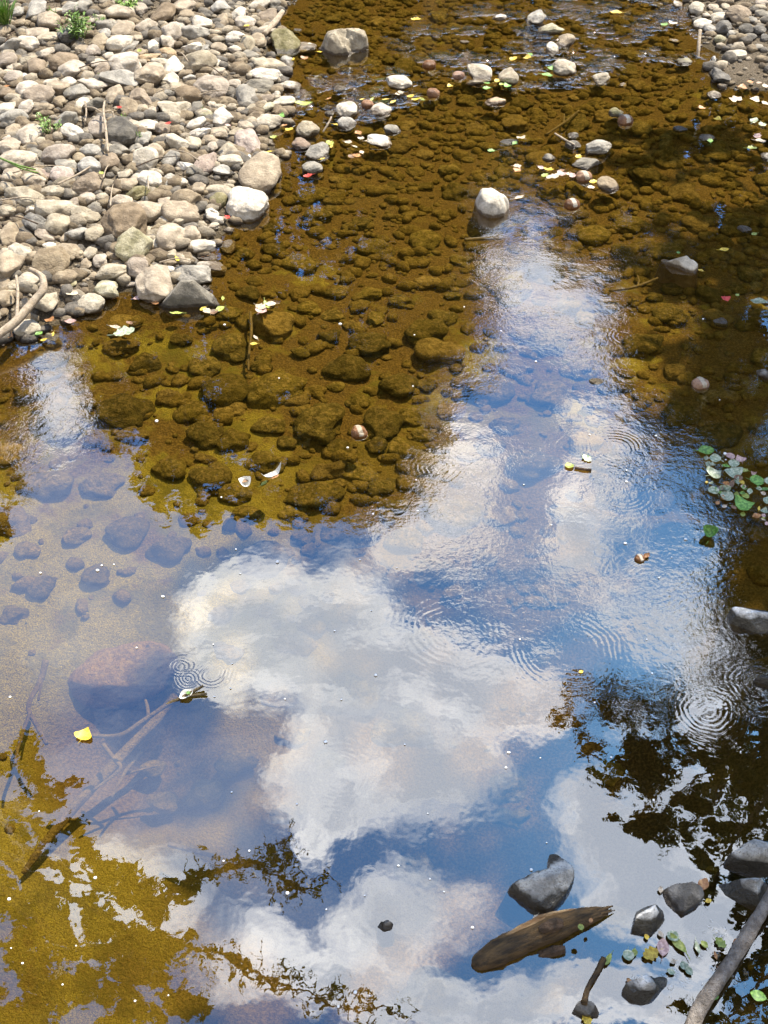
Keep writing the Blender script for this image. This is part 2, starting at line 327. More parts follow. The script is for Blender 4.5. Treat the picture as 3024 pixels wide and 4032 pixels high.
def foliage(name, c1, c2):
    m, nt, b = newmat(name); p = pos(nt)
    col = MIX(nt, SS(nt, NOISE(nt, p, 1.3, 3, 0.6), 0.35, 0.65), c1, c2)
    L(nt, col, b.inputs['Base Color']); b.inputs['Roughness'].default_value = 0.6
    tl = N(nt, 'ShaderNodeBsdfTranslucent'); L(nt, col, tl.inputs[0]); mx = N(nt, 'ShaderNodeMixShader'); mx.inputs[0].default_value = 0.25
    L(nt, b.outputs[0], mx.inputs[1]); L(nt, tl.outputs[0], mx.inputs[2]); L(nt, mx.outputs[0], nt.nodes['Material Output'].inputs['Surface'])
    return m
FOL = [foliage('deep_green_foliage', (0.035,0.06,0.015), (0.06,0.09,0.02)), foliage('olive_foliage', (0.05,0.07,0.015), (0.09,0.11,0.03))]
WEED = leaf_mat('weed_green', (0.13,0.27,0.03), (0.26,0.40,0.08), 0.5)
FLUFF, nt_, b_ = newmat('white_fluff'); b_.inputs['Base Color'].default_value = (0.85,0.85,0.83,1); b_.inputs['Roughness'].default_value = 0.6
HUSK = leaf_mat('white_husk', (0.72,0.70,0.62), (0.85,0.84,0.78))
NUT = stone_mat('nut_shell', (0.26,0.11,0.04), (0.40,0.20,0.085), 0.8, False, 0.35)
NUTP = stone_mat('shell_glare', (0.62,0.55,0.45), (0.72,0.66,0.58), 0.3, False, 0.4)  # pale colour for the glare painted on wet nut tops
BUB, nt_, b_ = newmat('bubble_film'); nt_.nodes.remove(b_)
_t = N(nt_, 'ShaderNodeBsdfTransparent'); _g = N(nt_, 'ShaderNodeBsdfGlossy'); _g.inputs['Roughness'].default_value = 0.03
_lw = N(nt_, 'ShaderNodeLayerWeight'); _lw.inputs[0].default_value = 0.5; _f = N(nt_, 'ShaderNodeMath', operation='MULTIPLY_ADD'); L(nt_, M(nt_, 'POWER', _lw.outputs['Facing'], 4.0), _f.inputs[0]); _f.inputs[1].default_value = 0.6; _f.inputs[2].default_value = 0.06; _m = N(nt_, 'ShaderNodeMixShader')
L(nt_, _f.outputs[0], _m.inputs[0]); L(nt_, _t.outputs[0], _m.inputs[1]); L(nt_, _g.outputs[0], _m.inputs[2]); L(nt_, _m.outputs[0], nt_.nodes['Material Output'].inputs[0])

# ------------------------------------------------------------------ object helpers
def mesh_from(name, verts, faces, mat, smooth=True):
    me = bpy.data.meshes.new(name); me.from_pydata([tuple(v) for v in verts], [], faces)
    me.materials.append(mat)
    if smooth: me.polygons.foreach_set('use_smooth', [True]*len(me.polygons))
    me.update(); return me
def quick_mesh(name, V, Fc, mat, smooth=True):
    """V (n,3), Fc (m,k) numpy arrays"""
    me = bpy.data.meshes.new(name); n, (m_, k) = len(V), Fc.shape
    me.vertices.add(n); me.vertices.foreach_set('co', np.asarray(V, np.float32).ravel())
    me.loops.add(m_*k); me.loops.foreach_set('vertex_index', Fc.astype(np.int32).ravel())
    me.polygons.add(m_); me.polygons.foreach_set('loop_start', np.arange(0, m_*k, k, dtype=np.int32))
    me.materials.append(mat)
    if smooth: me.polygons.foreach_set('use_smooth', np.ones(m_, bool))
    me.update(calc_edges=True); me.validate(); return me
def link(name, me, parent=None, loc=None):
    o = bpy.data.objects.new(name, me); C.objects.link(o)
    if parent: o.parent = parent
    if loc is not None: o.location = loc
    return o
def tag(o, label=None, cat=None, group=None, kind=None):
    if label: o['label'] = label
    if cat: o['category'] = cat
    if group: o['group'] = group
    if kind: o['kind'] = kind
    return o
def ico(sub):
    bm = bmesh.new(); bmesh.ops.create_icosphere(bm, subdivisions=sub, radius=1)
    V = np.array([v.co[:] for v in bm.verts]); Fc = np.array([[v.index for v in f.verts] for f in bm.faces]); bm.free()
    return V/np.linalg.norm(V, axis=1)[:, None], Fc
ICO = {s: ico(s) for s in (1, 2, 3, 4, 5)}
def nz3(V, sc, off):
    return np.array([mnoise.noise(Vector((v[0]*sc+off, v[1]*sc-off, v[2]*sc+off*0.5))) for v in V])
def rock_shape(seed, ang, sub=4, lump=0.12):
    rs = np.random.RandomState(seed); V, Fc = ICO[sub]; V = V.copy()
    p = 2.0 + rs.rand()*0.7
    r = 1/np.power((np.abs(V)**p).sum(1), 1/p)
    k = int(4 + ang*5) if ang > 0.05 else 2
    for _ in range(k):
        n = rs.normal(size=3); n /= np.linalg.norm(n); c = 0.94 - ang*(0.10+0.40*rs.rand())
        d = V@n; cut = np.where(d > 0.05, c/np.maximum(d, 0.05), 9)
        r = np.where(cut < r, cut*0.95+r*0.05, r)
    r = r*(1 + lump*2*nz3(V, 1.1, seed*1.7) + lump*0.5*nz3(V, 3.3, seed*0.9) + 0.02*(1+ang)*nz3(V, 9, seed*0.3))
    P = V*r[:, None]
    lo, hi = P.min(0), P.max(0); P = (P-(lo+hi)/2)/((hi-lo)/2)
    return P, Fc
# ------------------------------------------------------------------ terrain
def G(pts): return [tuple(gp(x, y)[0][:2]) for x, y in pts]
left_bank = G([(1125,-260),(1105,60),(1085,270),(1105,420),(1085,560),(1030,720),(1000,800),(890,900),(800,950),(770,1040),(790,1120),(620,1180),(430,1190),(240,1260),(0,1330),(-400,1420)]) + [(-9,4.5),(-80,4.5),(-80,60),(-3,60)]
right_bank = G([(2690,-200),(2735,120),(2800,250),(2840,320),(3060,370)]) + [(4.6,8.2),(4.4,6),(3.0,3.9),(1.95,2.6),(1.45,1.9),(1.3,1.4),(1.4,-20),(80,-20),(80,60),(6,60)]
far_bank = [(-90,17.0),(-5,16.4),(0,17.6),(6,16.6),(90,17.5),(90,300),(-90,300)]
near_bank = [(-90,-300),(-90,-4),(90,-4),(90,-300)]
def sdist(X, Y, poly):
    P = np.array(poly); Q = np.roll(P, -1, 0); best = np.full(X.shape, 1e9); ins = np.zeros(X.shape, bool)
    for (ax, ay), (bx, by) in zip(P, Q):
        ex, ey = bx-ax, by-ay; t = np.clip(((X-ax)*ex+(Y-ay)*ey)/(ex*ex+ey*ey+1e-12), 0, 1)
        best = np.minimum(best, np.hypot(X-ax-t*ex, Y-ay-t*ey))
        c = ((ay > Y) != (by > Y)) & (X < (bx-ax)*(Y-ay)/(by-ay+1e-12)+ax); ins ^= c
    return np.where(ins, best, -best)
def terr(X, Y):
    X = np.asarray(X, float); Y = np.asarray(Y, float)
    s = np.maximum.reduce([sdist(X, Y, q) for q in (left_bank, right_bank, far_bank, near_bank)])
    s = s + 0.05*np.sin(X*5.1+Y*2.3)+0.04*np.sin(Y*7.7-X*3.1)
    dp = 0.10 + 0.06*np.clip((7-Y)/3, 0, 1) + 0.14*np.clip((3.6-Y)/2, 0, 1) + 0.30*np.exp(-((X-0.55)/0.9)**2-((Y-2.2)/1.1)**2) + 0.24*np.exp(-((X+1.08)/0.42)**2-((Y-2.62)/0.34)**2)  # left hollow added so the bed colour darkens there like pool shadow
    wat = -dp*(1-np.exp(np.minimum(s, 0)/0.35))
    land = 0.17*(1-np.exp(-np.maximum(s, 0)/1.0)) + 0.02*np.maximum(s, 0) + np.clip(s-6, 0, 40)*0.02
    z = np.where(s > 0, land, wat)
    return z + 0.010*np.sin(X*9.1+1.3*np.sin(Y*4))*np.sin(Y*8.3) + 0.006*np.sin(X*23+Y*11)*np.sin(Y*19)
def tz(x, y): return float(terr(np.array([x]), np.array([y]))[0])
def axis(lo, hi, step, far0, far1):
    core = np.arange(lo, hi, step); a = lo-np.geomspace(step, lo-far0, 26)[::-1]; b = hi+np.geomspace(step, far1-hi, 26); return np.concatenate([a, core, b])
xs = axis(-4.6, 4.9, 0.045, -90, 90); ys = axis(1.0, 12.5, 0.045, -300, 300)
X, Y = np.meshgrid(xs, ys); Z = terr(X, Y)
V = np.stack([X.ravel(), Y.ravel(), Z.ravel()], 1); nx, ny = len(xs), len(ys)
i = (np.arange(ny-1)[:, None]*nx+np.arange(nx-1)[None]).ravel(); Fc = np.stack([i, i+1, i+1+nx, i+nx], 1)
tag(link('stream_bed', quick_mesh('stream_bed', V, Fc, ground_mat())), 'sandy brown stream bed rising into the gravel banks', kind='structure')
WV = np.array([(-60,-6,0),(60,-6,0),(60,19,0),(-60,19,0)], float)
tag(link('water', quick_mesh('water', WV, np.array([[0,1,2,3]]), water_mat(), False)), 'clear amber stream water mirroring clouds and trees', kind='structure')

# ------------------------------------------------------------------ stones
LAND = {}      # landmarks (3024 px) -> phrase
stones = []    # (obj, px, py, kind, words)
shape_cache = {}
def shared_rock(v, ang, mat, sub=4):
    key = (v, round(ang, 1), mat.name, sub)
    if key not in shape_cache:
        P, Fc = rock_shape(v*13+int(ang*10)*101+7, ang, sub, .2 if mat.name.startswith('algae') else .12); shape_cache[key] = quick_mesh('stone', P, Fc, mat)
    return shape_cache[key]
def place_rock(px, py, w, h, mat, ang=0.2, bury=0.2, hero=False, name='cobble', hr=0.62, seed=None, zbase=None, flip=None):
    g0, t = gp(px, py, 0.1 if zbase is None else zbase)
    dp = depang(px, py)
    for _ in range(3):
        sc = F/t; W = w/sc; hh = h/sc; Hs = hr*min(W, hh*1.3)
        rem = hh**2-(Hs*math.cos(dp))**2
        mn = (0.55*W*math.sin(dp))**2
        if rem < mn:
            rem = mn; Hs = math.sqrt(max(hh**2-mn, (0.25*hh)**2))/math.cos(dp)
        D = math.sqrt(rem)/math.sin(dp)
        D = min(D, W*1.7)
        zb = tz(g0[0], g0[1]) if zbase is None else zbase
        zcen = zb + Hs*(0.5-bury)
        g0, t = gp(px, py, zcen)
    rs = random.Random(seed if seed is not None else int(px*7+py*13))
    if hero:
        P, Fc = rock_shape(int(px+py*3), ang, 5); me = quick_mesh(name, P, Fc, mat)
    else:
        me = shared_rock(rs.randrange(9), ang, mat)
    o = link(name, me, None, (g0[0], g0[1], zcen))
    a = rs.uniform(-0.25, 0.25)+(math.pi if rs.random() < 0.5 else 0)
    q_ = .28 if ang > .5 else .14; o.rotation_euler = (rs.uniform(-q_, q_), rs.uniform(-q_, q_), a)
    o.scale = (W/2*1.04, D/2*1.04, Hs/2*1.04)
    return o
K1 = 1300/1659
def c1(x, y): return x*K1, y*K1
def c2(x, y): return x*K1, y*K1+500
K3 = 1100/1659
def c3(x, y): return 1000+x*K3, y*K3
K4 = 1024/1659
def c4(x, y): return 2000+x*K4, y*K4
K6 = 1224/1659
def c6(x, y): return 1800+x*K6, 600+y*K6
K7 = 1324/1659
def c7(x, y): return 1700+x*K7, 3100+y*K7
B1 = """245 108 100 80 r t;180 50 90 80 a g;355 42 80 50 r g;415 30 70 70 r g;605 62 125 62 r t;825 70 105 90 r b;925 38 110 60 r t;940 80 70 50 r t;738 128 90 80 a t;545 130 90 70 a g;
625 155 105 70 r t;860 160 115 85 r t;845 210 75 70 r t;917 200 40 50 r b;985 165 110 80 a g;1015 115 90 60 r w;1113 105 65 55 r t;1110 35 80 50 a g;1200 70 65 45 r w;1230 110 90 60 r t;1345 95 90 60 r b;
1310 20 80 60 a w;1335 155 90 45 r t;1185 185 90 60 a w;1240 225 75 80 a w;1300 205 70 60 r t;1535 248 100 58 r w;95 115 60 30 r t;60 215 110 70 a g;140 215 100 60 r t;15 160 60 50 r t;185 170 110 50 r t;
250 190 110 55 r w;505 215 75 55 r t;520 170 60 50 r g;600 220 120 80 r w;635 245 80 60 a g;770 235 50 45 r w;965 240 90 50 r w;1025 250 50 45 a g;465 258 70 50 r b;545 285 50 50 r t;570 310 50 40 r t;
230 270 80 45 r t;420 250 70 50 r t;35 305 90 100 r b;185 335 80 65 r b;318 308 105 85 r b;365 350 110 80 r t;65 388 90 50 r b;125 390 60 30 r w;520 350 70 80 r b;495 320 80 40 r t;632 322 140 90 r t;
700 270 60 40 r t;835 265 90 50 a o;745 292 90 40 a o;805 315 80 50 a w;870 340 90 80 a w;998 305 155 95 r w;935 370 70 40 r t;960 392 70 34 a g;1105 322 60 36 a w;1105 362 50 40 r t;1197 332 55 55 r b;
1355 328 150 55 r w;1445 320 60 50 a g;615 395 160 75 a g;465 425 125 60 a t;645 450 70 45 r t;860 405 75 60 a w;895 445 85 60 r t;950 487 115 80 r b;1175 420 60 36 r t;1300 432 130 60 a g;1460 437 100 50 r w;
1390 472 40 30 r w;1330 500 100 40 r b;1430 515 95 60 a w;1530 485 60 55 a p;140 450 100 80 r t;200 475 130 80 r b;240 420 90 40 r t;290 440 100 55 r t;345 420 70 45 r w;395 465 100 60 a g;300 510 55 45 r t;
345 470 60 40 r g;580 480 80 70 r t;645 540 80 60 a t;800 490 50 40 r t;840 470 60 45 r g;770 555 50 45 r t;990 538 50 45 r g;1030 580 70 40 r m;1067 530 40 45 r t;1105 540 50 35 r w;1135 510 60 36 r t;
1235 490 90 80 a g;1118 585 95 75 r w;1210 555 40 30 r t;1270 545 50 35 r w;1345 540 60 50 r m;1390 560 45 55 a b;1345 612 125 55 r w;480 515 100 90 a g;330 590 110 80 a g;205 540 110 45 r t;130 540 70 50 r t;
65 590 120 70 a g;30 550 80 50 r w;65 655 60 75 r t;150 680 110 90 r t;495 640 85 120 r b;670 630 60 50 r t;740 630 110 50 a w;810 645 85 75 a b;985 620 90 45 r w;1000 668 110 50 a w;1100 670 80 45 r t;
1190 667 60 50 a w;1235 635 70 45 r t;1050 705 70 40 r t;895 715 100 65 a w;970 720 70 50 a w;1150 755 90 75 a w;1160 805 115 50 r w;1065 740 50 40 r t;370 655 110 60 a w;30 695 60 30 r t;45 735 100 70 a t;
292 775 150 80 r b;190 780 80 60 a g;455 760 90 60 r g;500 720 80 35 r t;600 752 100 60 a g;720 700 70 60 r g;685 740 60 40 a g;775 765 90 80 a t;860 800 80 110 a g;935 835 80 35 r w;965 857 50 55 r g;
1115 855 70 50 a g;1245 788 35 30 r w;550 815 90 75 r b;395 795 60 45 r t;330 835 100 55 r g;455 840 110 70 r g;60 885 90 70 r t;165 905 100 60 r t;225 875 90 40 r p;307 885 95 70 r p;120 985 170 90 a w;
250 965 130 60 a w;20 930 40 40 r t;680 905 50 60 r t;845 915 60 100 a g;620 880 60 35 r w;900 920 70 40 r w;640 930 90 55 r t;570 965 70 45 r t;540 930 35 30 r w;510 990 60 40 r w;690 970 110 60 a m;
435 1005 75 55 r t;370 1020 55 50 r b;470 1040 60 35 r g;930 1000 145 120 a t;1000 945 55 50 r t;1100 955 120 40 r w;1097 1005 75 60 r m;1065 1080 60 55 r w;905 1070 160 90 r t;825 1020 60 50 r t;740 1065 150 90 r t;
600 1020 120 80 a t;270 1050 150 70 a w;425 1080 130 60 a w;290 1130 110 90 r w;230 1185 105 45 a b;60 1180 100 110 a t;385 1175 90 110 a g;480 1170 75 80 r w;830 1110 60 45 r w;895 1110 65 50 r w;
860 1190 125 130 r t;955 1175 90 70 r t;40 1060 80 50 r w;150 1040 60 60 r w;100 1030 50 40 r t;1030 385 40 30 r t;560 400 60 40 r t;30 470 60 60 r b;75 480 50 45 r t;415 520 60 50 r w;1260 280 70 40 a g;
1180 250 60 40 r t;1100 240 70 40 r t;1380 20 60 40 r g;1390 180 90 50 a w;480 100 50 40 r t;290 60 60 40 r t;90 60 60 40 r g;700 40 70 40 r t;690 190 50 40 r t;130 310 80 50 r w;60 340 50 34 r t"""
B2 = """1015 603 120 65 r w;1148 603 65 60 r w;523 585 45 30 r w;95 635 100 80 a w;160 650 65 50 r t;45 690 110 110 r t;335 630 110 80 r t;325 755 110 70 r t;505 670 60 55 r t;455 635 55 50 r w;430 690 50 60 r t;
855 640 55 45 r w;855 685 65 26 r t;850 722 50 40 r w;225 880 110 95 a w;140 780 100 75 r w;20 785 60 70 r t;62 800 50 40 r w;35 860 90 80 r t;120 885 40 35 r t;20 930 40 40 r t;1045 655 80 40 a b;
265 1072 100 60 a m;365 785 35 35 r m;325 800 40 25 r t;70 610 60 40 r t;780 590 60 50 r w;740 520 40 30 r w;395 640 50 40 r t;250 600 60 40 r w;20 630 50 40 r t;560 640 50 40 r t;590 690 50 34 r t;330 560 40 50 r t;1070 500 60 30 r t;1100 470 40 30 r w;470 750 40 30 r t;400 740 40 30 r t;610 770 50 30 r b;660 790 50 26 r t"""
def parse(s, f):
    out = []
    for it in s.replace('\n', '').split(';'):
        a = it.split(); x, y = f(float(a[0]), float(a[1])); out.append((x, y, float(a[2]), float(a[3]), a[4], a[5]))
    return out
allc = [(a, K1) for a in parse(B1, c1)+parse(B2, c2)]
SIZE = lambda w: 'tiny' if w < 36 else 'small' if w < 52 else 'medium' if w < 75 else 'large'
auto = []
for (x, y, w, h, sh, tn), k in allc:
    ang = 0.95 if sh == 'a' else (0.2, .4, .65)[int(x*3+y) % 3]
    if (x < 2700 and y < 1500):
        zz = None
    o = place_rock(x, y, w*k*1.16, h*k*1.18, MAT[tn], ang, name='cobble')
    auto.append((o, x, y, f"{SIZE(w*k)} {TONE[tn]} {'angular' if sh=='a' else 'rounded'}", 'cobble', 'cobbles of the dry gravel bank'))
# heroes of the bank and stream: x,y,w,h,tone,angular,name,label
HB = [
 (*c1(762,375),135,140,'t',.35,'boulder','round tan boulder with a dark grey upper corner, mid bank','the dark-cornered round boulder'),
 (*c1(1430,225),150,115,'m',.8,'boulder','mossy olive block at the shoreline beside the pale wedge stone','the mossy shoreline block'),
 (*c1(1330,378),165,75,'w',.3,'boulder','pale oblong stone with a grooved top at the water edge','the grooved oblong stone'),
 (*c1(1060,440),172,112,'b',.3,'boulder','broad brown domed stone touching a smaller round brown one','the broad brown dome'),
 (*c1(705,487),112,112,'b',.9,'boulder','pointed brown-grey stone standing on its narrow end','the pointed brown stone'),
 (*c1(870,555),155,92,'w',.8,'boulder','flat pale slab shaped like a trapezoid on the bank','the flat pale slab'),
 (*c1(610,662),158,128,'d',1.0,'boulder','dark cracked block beside the tall dry stalks','the dark cracked block'),
 (*c1(1243,718),125,118,'p',.3,'boulder','pinkish-tan round stone just above the two big waterline boulders','the pinkish-tan round stone'),
 (*c1(85,812),195,130,'t',.2,'boulder','wide tan boulder with a green grass blade lying across it','the boulder with the grass blade'),
 (*c1(725,800),145,105,'w',.9,'boulder','pale sloping slab with a creased face in the middle of the bank','the creased pale slab'),
 (*c1(1032,825),98,145,'p',.2,'boulder','upright pink speckled oval stone on the bank','the upright pink oval'),
 (*c1(445,922),148,114,'b',.3,'boulder','brown rounded stone with a notch chipped from its lower right','the notched brown stone'),
 (*c1(757,905),118,78,'w',.1,'boulder','smooth pale oval stone lying on top of the bank like an egg','the smooth pale egg stone'),
 (*c1(1305,885),192,176,'t',.25,'boulder','big tan rounded boulder at the waterline, the upper of the pair','the big tan waterline boulder'),
 (*c1(1238,1030),195,150,'w',.15,'boulder','big whitish boulder with dark wet foot, the lower of the waterline pair','the big whitish waterline boulder'),
 (*c1(625,1125),215,172,'b',.25,'boulder','largest brown domed boulder of the lower bank','the largest brown dome'),
 (*c1(175,1120),125,92,'d',1.0,'boulder','dark slate-grey wedge with a flat top near the left edge','the dark slate wedge'),
 (*c2(675,602),168,135,'m',.75,'boulder','square olive-grey stone in front of the largest brown dome','the square olive-grey stone'),
 (*c2(260,682),170,142,'t',.7,'boulder','tan pentagon-shaped stone above the curved driftwood stick','the pentagon tan stone'),
 (*c2(560,732),158,88,'w',.3,'boulder','pale oval stone tilted beside the small inlet','the tilted pale oval'),
 (*c2(692,702),118,104,'b',.3,'boulder','brown stone leaning on the tilted pale oval','the leaning brown stone'),
 (*c2(772,785),170,160,'t',.3,'boulder','upright round pale boulder touching the left end of the long grey slab','the upright round boulder'),
 (*c2(970,748),190,100,'g',.95,'boulder','jagged grey rock standing behind the long grey slab','the jagged grey rock'),
 (*c2(537,822),128,94,'m',.3,'boulder','mossy rounded stone at the head of the small inlet','the mossy inlet stone'),
 (*c2(455,892),138,100,'w',.3,'boulder','round white stone in shallow water before the mossy inlet stone','the round white inlet stone'),
 (*c2(135,1012),128,90,'w',.3,'boulder','flat pale stone in the water beneath the driftwood stick','the stone under the driftwood'),
 (*c2(1050,707),172,66,'w',.4,'boulder','low pale green-tinged stone in the shallows above the jagged grey rock','the low green-tinged stone'),
]
FS = [ # stones standing in the stream
 (*c3(862,492),152,92,'w',.15,'stone','rounded cream stone in the riffle behind a drift of yellow leaves','the cream riffle stone'),
 (*c3(550,657),128,94,'w',.25,'stone','round white stone above a leaf-covered stone near the left shore','the round white stream stone'),
 (*c3(755,655),122,72,'t',.1,'stone','low oval stone ringed by water right of the round white stream stone','the low oval ringed stone'),
 (*c3(318,768),138,98,'w',.2,'stone','squarish white stone in the stream above the pink one','the squarish white stone'),
 (*c3(285,860),118,68,'p',.3,'stone','pinkish stone wedged under the squarish white stone','the wedged pinkish stone'),
 (*c3(375,905),130,95,'g',.7,'stone','grey angular stone with a yellow leaf at its tip','the leaf-tipped grey stone'),
 (*c3(345,1000),118,82,'g',.3,'stone','grey stone half under water behind the bright red leaf','the red-leaf stone'),
 (*c3(745,842),152,72,'w',.3,'stone','low whitish stone right of the heap of pale fallen leaves','the stone by the leaf heap'),
 (*c3(820,772),96,58,'g',.2,'stone','small grey oval stone beyond the leaf heap','the small grey oval'),
 (*c3(1335,437),152,84,'w',.9,'stone','craggy white stone in the glittering riffle','the craggy white riffle stone'),
 (*c3(1510,458),128,92,'w',.6,'stone','white knobby stone draped with green leaves in the riffle','the leaf-draped white stone'),
 (*c3(1430,605),130,50,'o',.2,'stone','wet ochre stone barely breaking the surface','the wet ochre stone'),
 (*c3(1515,847),128,42,'d',.2,'stone','dark flat stone with a green and a pale leaf on it','the leafy flat stone'),
 (*c3(1310,492),110,40,'w',.8,'stone','thin white sliver of rock below the craggy white riffle stone',None),
 (*c3(550,735),110,72,'g',.7,'stone','grey stone under leaves directly below the round white stream stone',None),
 (*c3(510,527),72,40,'g',.5,'stone','little grey stone left of the twig in the riffle',None),
 (*c3(1455,105),90,46,'w',.8,'stone','small white jagged stone near the top edge of the stream','the jagged top stone'),
 (*c3(255,185),56,24,'g',.1,'stone','flat grey pebble near the shore left of the huge pale boulder',None),
 (*c3(1250,250),56,26,'w',.1,'stone','tiny white stone at the edge of the glitter',None),
 (*c3(450,675),60,40,'g',.3,'stone','tiny grey wet stone left of the round white stream stone',None),
 (*c4(180,120),122,78,'g',.9,'stone','grey sharp stone breaking the riffle at the top','the sharp riffle stone'),
 (*c4(270,190),165,72,'m',.9,'stone','long flat slanting stone just below the sharp riffle stone','the slanting flat stone'),
 (*c4(285,312),84,68,'w',.1,'stone','white egg-like stone against a tan block in the riffle','the riffle egg stone'),
 (*c4(362,272),130,74,'t',.9,'stone','tan faceted block beside the white egg-like stone',None),
 (*c4(360,428),152,112,'w',.3,'stone','big white rounded stone at the lower end of the riffle','the big white riffle stone'),
 (*c4(595,502),112,74,'w',.8,'stone','peaked white stone right of the big white riffle stone','the peaked white stone'),
 (*c4(730,545),52,30,'w',.2,'stone','tiny bright stone right of the peaked white stone',None),
 (*c4(1120,398),102,46,'m',.3,'stone','low mossy stone with a bright top in the right shallows','the low mossy stone'),
 (*c4(1350,490),132,124,'d',.9,'stone','dark triangular rock at the tip of the right gravel bank','the dark triangular rock'),
 (*c4(1315,607),92,48,'w',.3,'stone','wet white stone below the dark triangular rock',None),
 (*c4(575,942),162,108,'g',.9,'stone','grey faceted stone, highest of the mid-stream cluster','the faceted cluster stone'),
 (*c4(688,718),92,62,'m',.2,'stone','dark olive round stone touching a brown nut mid-stream','the olive mid-stream stone'),
 (*c4(495,1050),165,84,'g',.9,'stone','wide grey stone below the faceted cluster stone','the wide cluster stone'),
 (*c4(635,1182),142,88,'t',.2,'stone','turtle-like rounded stone at the foot of the mid-stream cluster','the turtle-like stone'),
 (*c4(415,868),72,48,'g',.2,'stone','little grey stone at the upper left of the mid-stream cluster',None),
 (*c4(415,925),102,52,'g',.2,'stone','low grey stone left of the faceted cluster stone',None),
 (*c4(262,1007),86,56,'g',.5,'stone','small grey stone at the far left of the mid-stream cluster',None),
 (*c4(1100,822),96,42,'d',.2,'stone','wet dark stone with a shiny top right of the cluster','the shiny-topped stone'),
 (*c4(1275,882),124,42,'g',.4,'stone','flat grey stone carrying a green leaf in the right water',None),
 (*c4(1645,1000),70,56,'g',.6,'stone','pale grey stone cut off by the right edge of the stream',None),
 (*c6(745,1227),98,52,'m',.1,'stone','olive glossy stone poking up at the edge of the blue reflection','the glossy olive stone'),
 (*c6(1535,412),98,46,'g',.4,'stone','grey stone in the dark shade patch on the right',None),
 (*c6(1405,907),92,50,'g',.6,'stone','grey-white stone in dark water above the nut with the glare',None),
 (*c6(1640,1185),90,70,'g',.5,'stone','grey banded stone at the right edge beside dark water',None),
 (*c4(1060,262),72,26,'w',.2,'stone','tiny white wet stone near the standing stick',None),
]
for (x, y, w, h, tn, ang, nm, lab, ph) in HB:
    o = place_rock(x, y, w*K1*1.03, h*K1*1.03, MAT[tn], ang, hero=True, name=nm); tag(o, lab, 'boulder', 'boulders along the left bank')
    if ph: LAND[(x, y)] = ph
fs_k = {}
for (x, y, w, h, tn, ang, nm, lab, ph) in FS:
    k = K4 if x >= 2000 and lab.find('riffle egg') < 0 else K3
    if 'craggy white' in lab or 'leaf-draped' in lab or 'knobby' in lab: k = K3
    o = place_rock(x, y, w*k, h*k, MAT[tn], ang, hero=True, name='stream_stone', zbase=-0.02, bury=0.12, hr=0.6); tag(o, lab, 'stone', 'stones breaking the surface of the stream')
    if ph: LAND[(x, y)] = ph
RB = """1205 52 92 74 r w;1240 155 112 62 r w;1290 187 76 56 r g;1375 172 104 82 a d;1620 20 82 42 r b;1625 95 82 52 r g;1345 112 92 52 r w;1520 185 92 60 r d;1605 190 80 60 r d;1310 45 62 34 r t;1355 250 72 52 r m;
955 36 62 40 r w;1085 32 62 52 a w;1545 235 80 44 r d;1390 45 60 40 r w;1430 215 60 40 r g;1640 240 50 50 r d;1600 300 60 34 r g;1560 130 60 40 r g;1010 15 60 26 r w;1270 100 50 34 r t;1340 70 60 34 r w"""
for (x, y, w, h, sh, tn) in parse(RB, c4):
    o = place_rock(x, y, w*K4*1.05, h*K4*1.05, MAT[tn], 0.9 if sh == 'a' else 0.2, name='cobble')
    auto.append((o, x, y, f"{SIZE(w*K4)} {TONE[tn]} {'angular' if sh=='a' else 'rounded'}", 'cobble', 'cobbles of the right gravel bank'))
x, y = c4(1470, 95); tag(place_rock(x, y, 158*K4, 116*K4, MAT['b'], .35, hero=True, name='boulder'), 'large brown boulder on the gravel bank at the upper right', 'boulder'); LAND[(x, y)] = 'the large brown boulder'
x, y = c4(1460, 350); tag(place_rock(x, y, 134*K4, 64*K4, MAT['w'], .2, hero=True, name='boulder'), 'pale oblong stone on wet gravel at the upper right', 'boulder'); LAND[(x, y)] = 'the pale oblong stone'

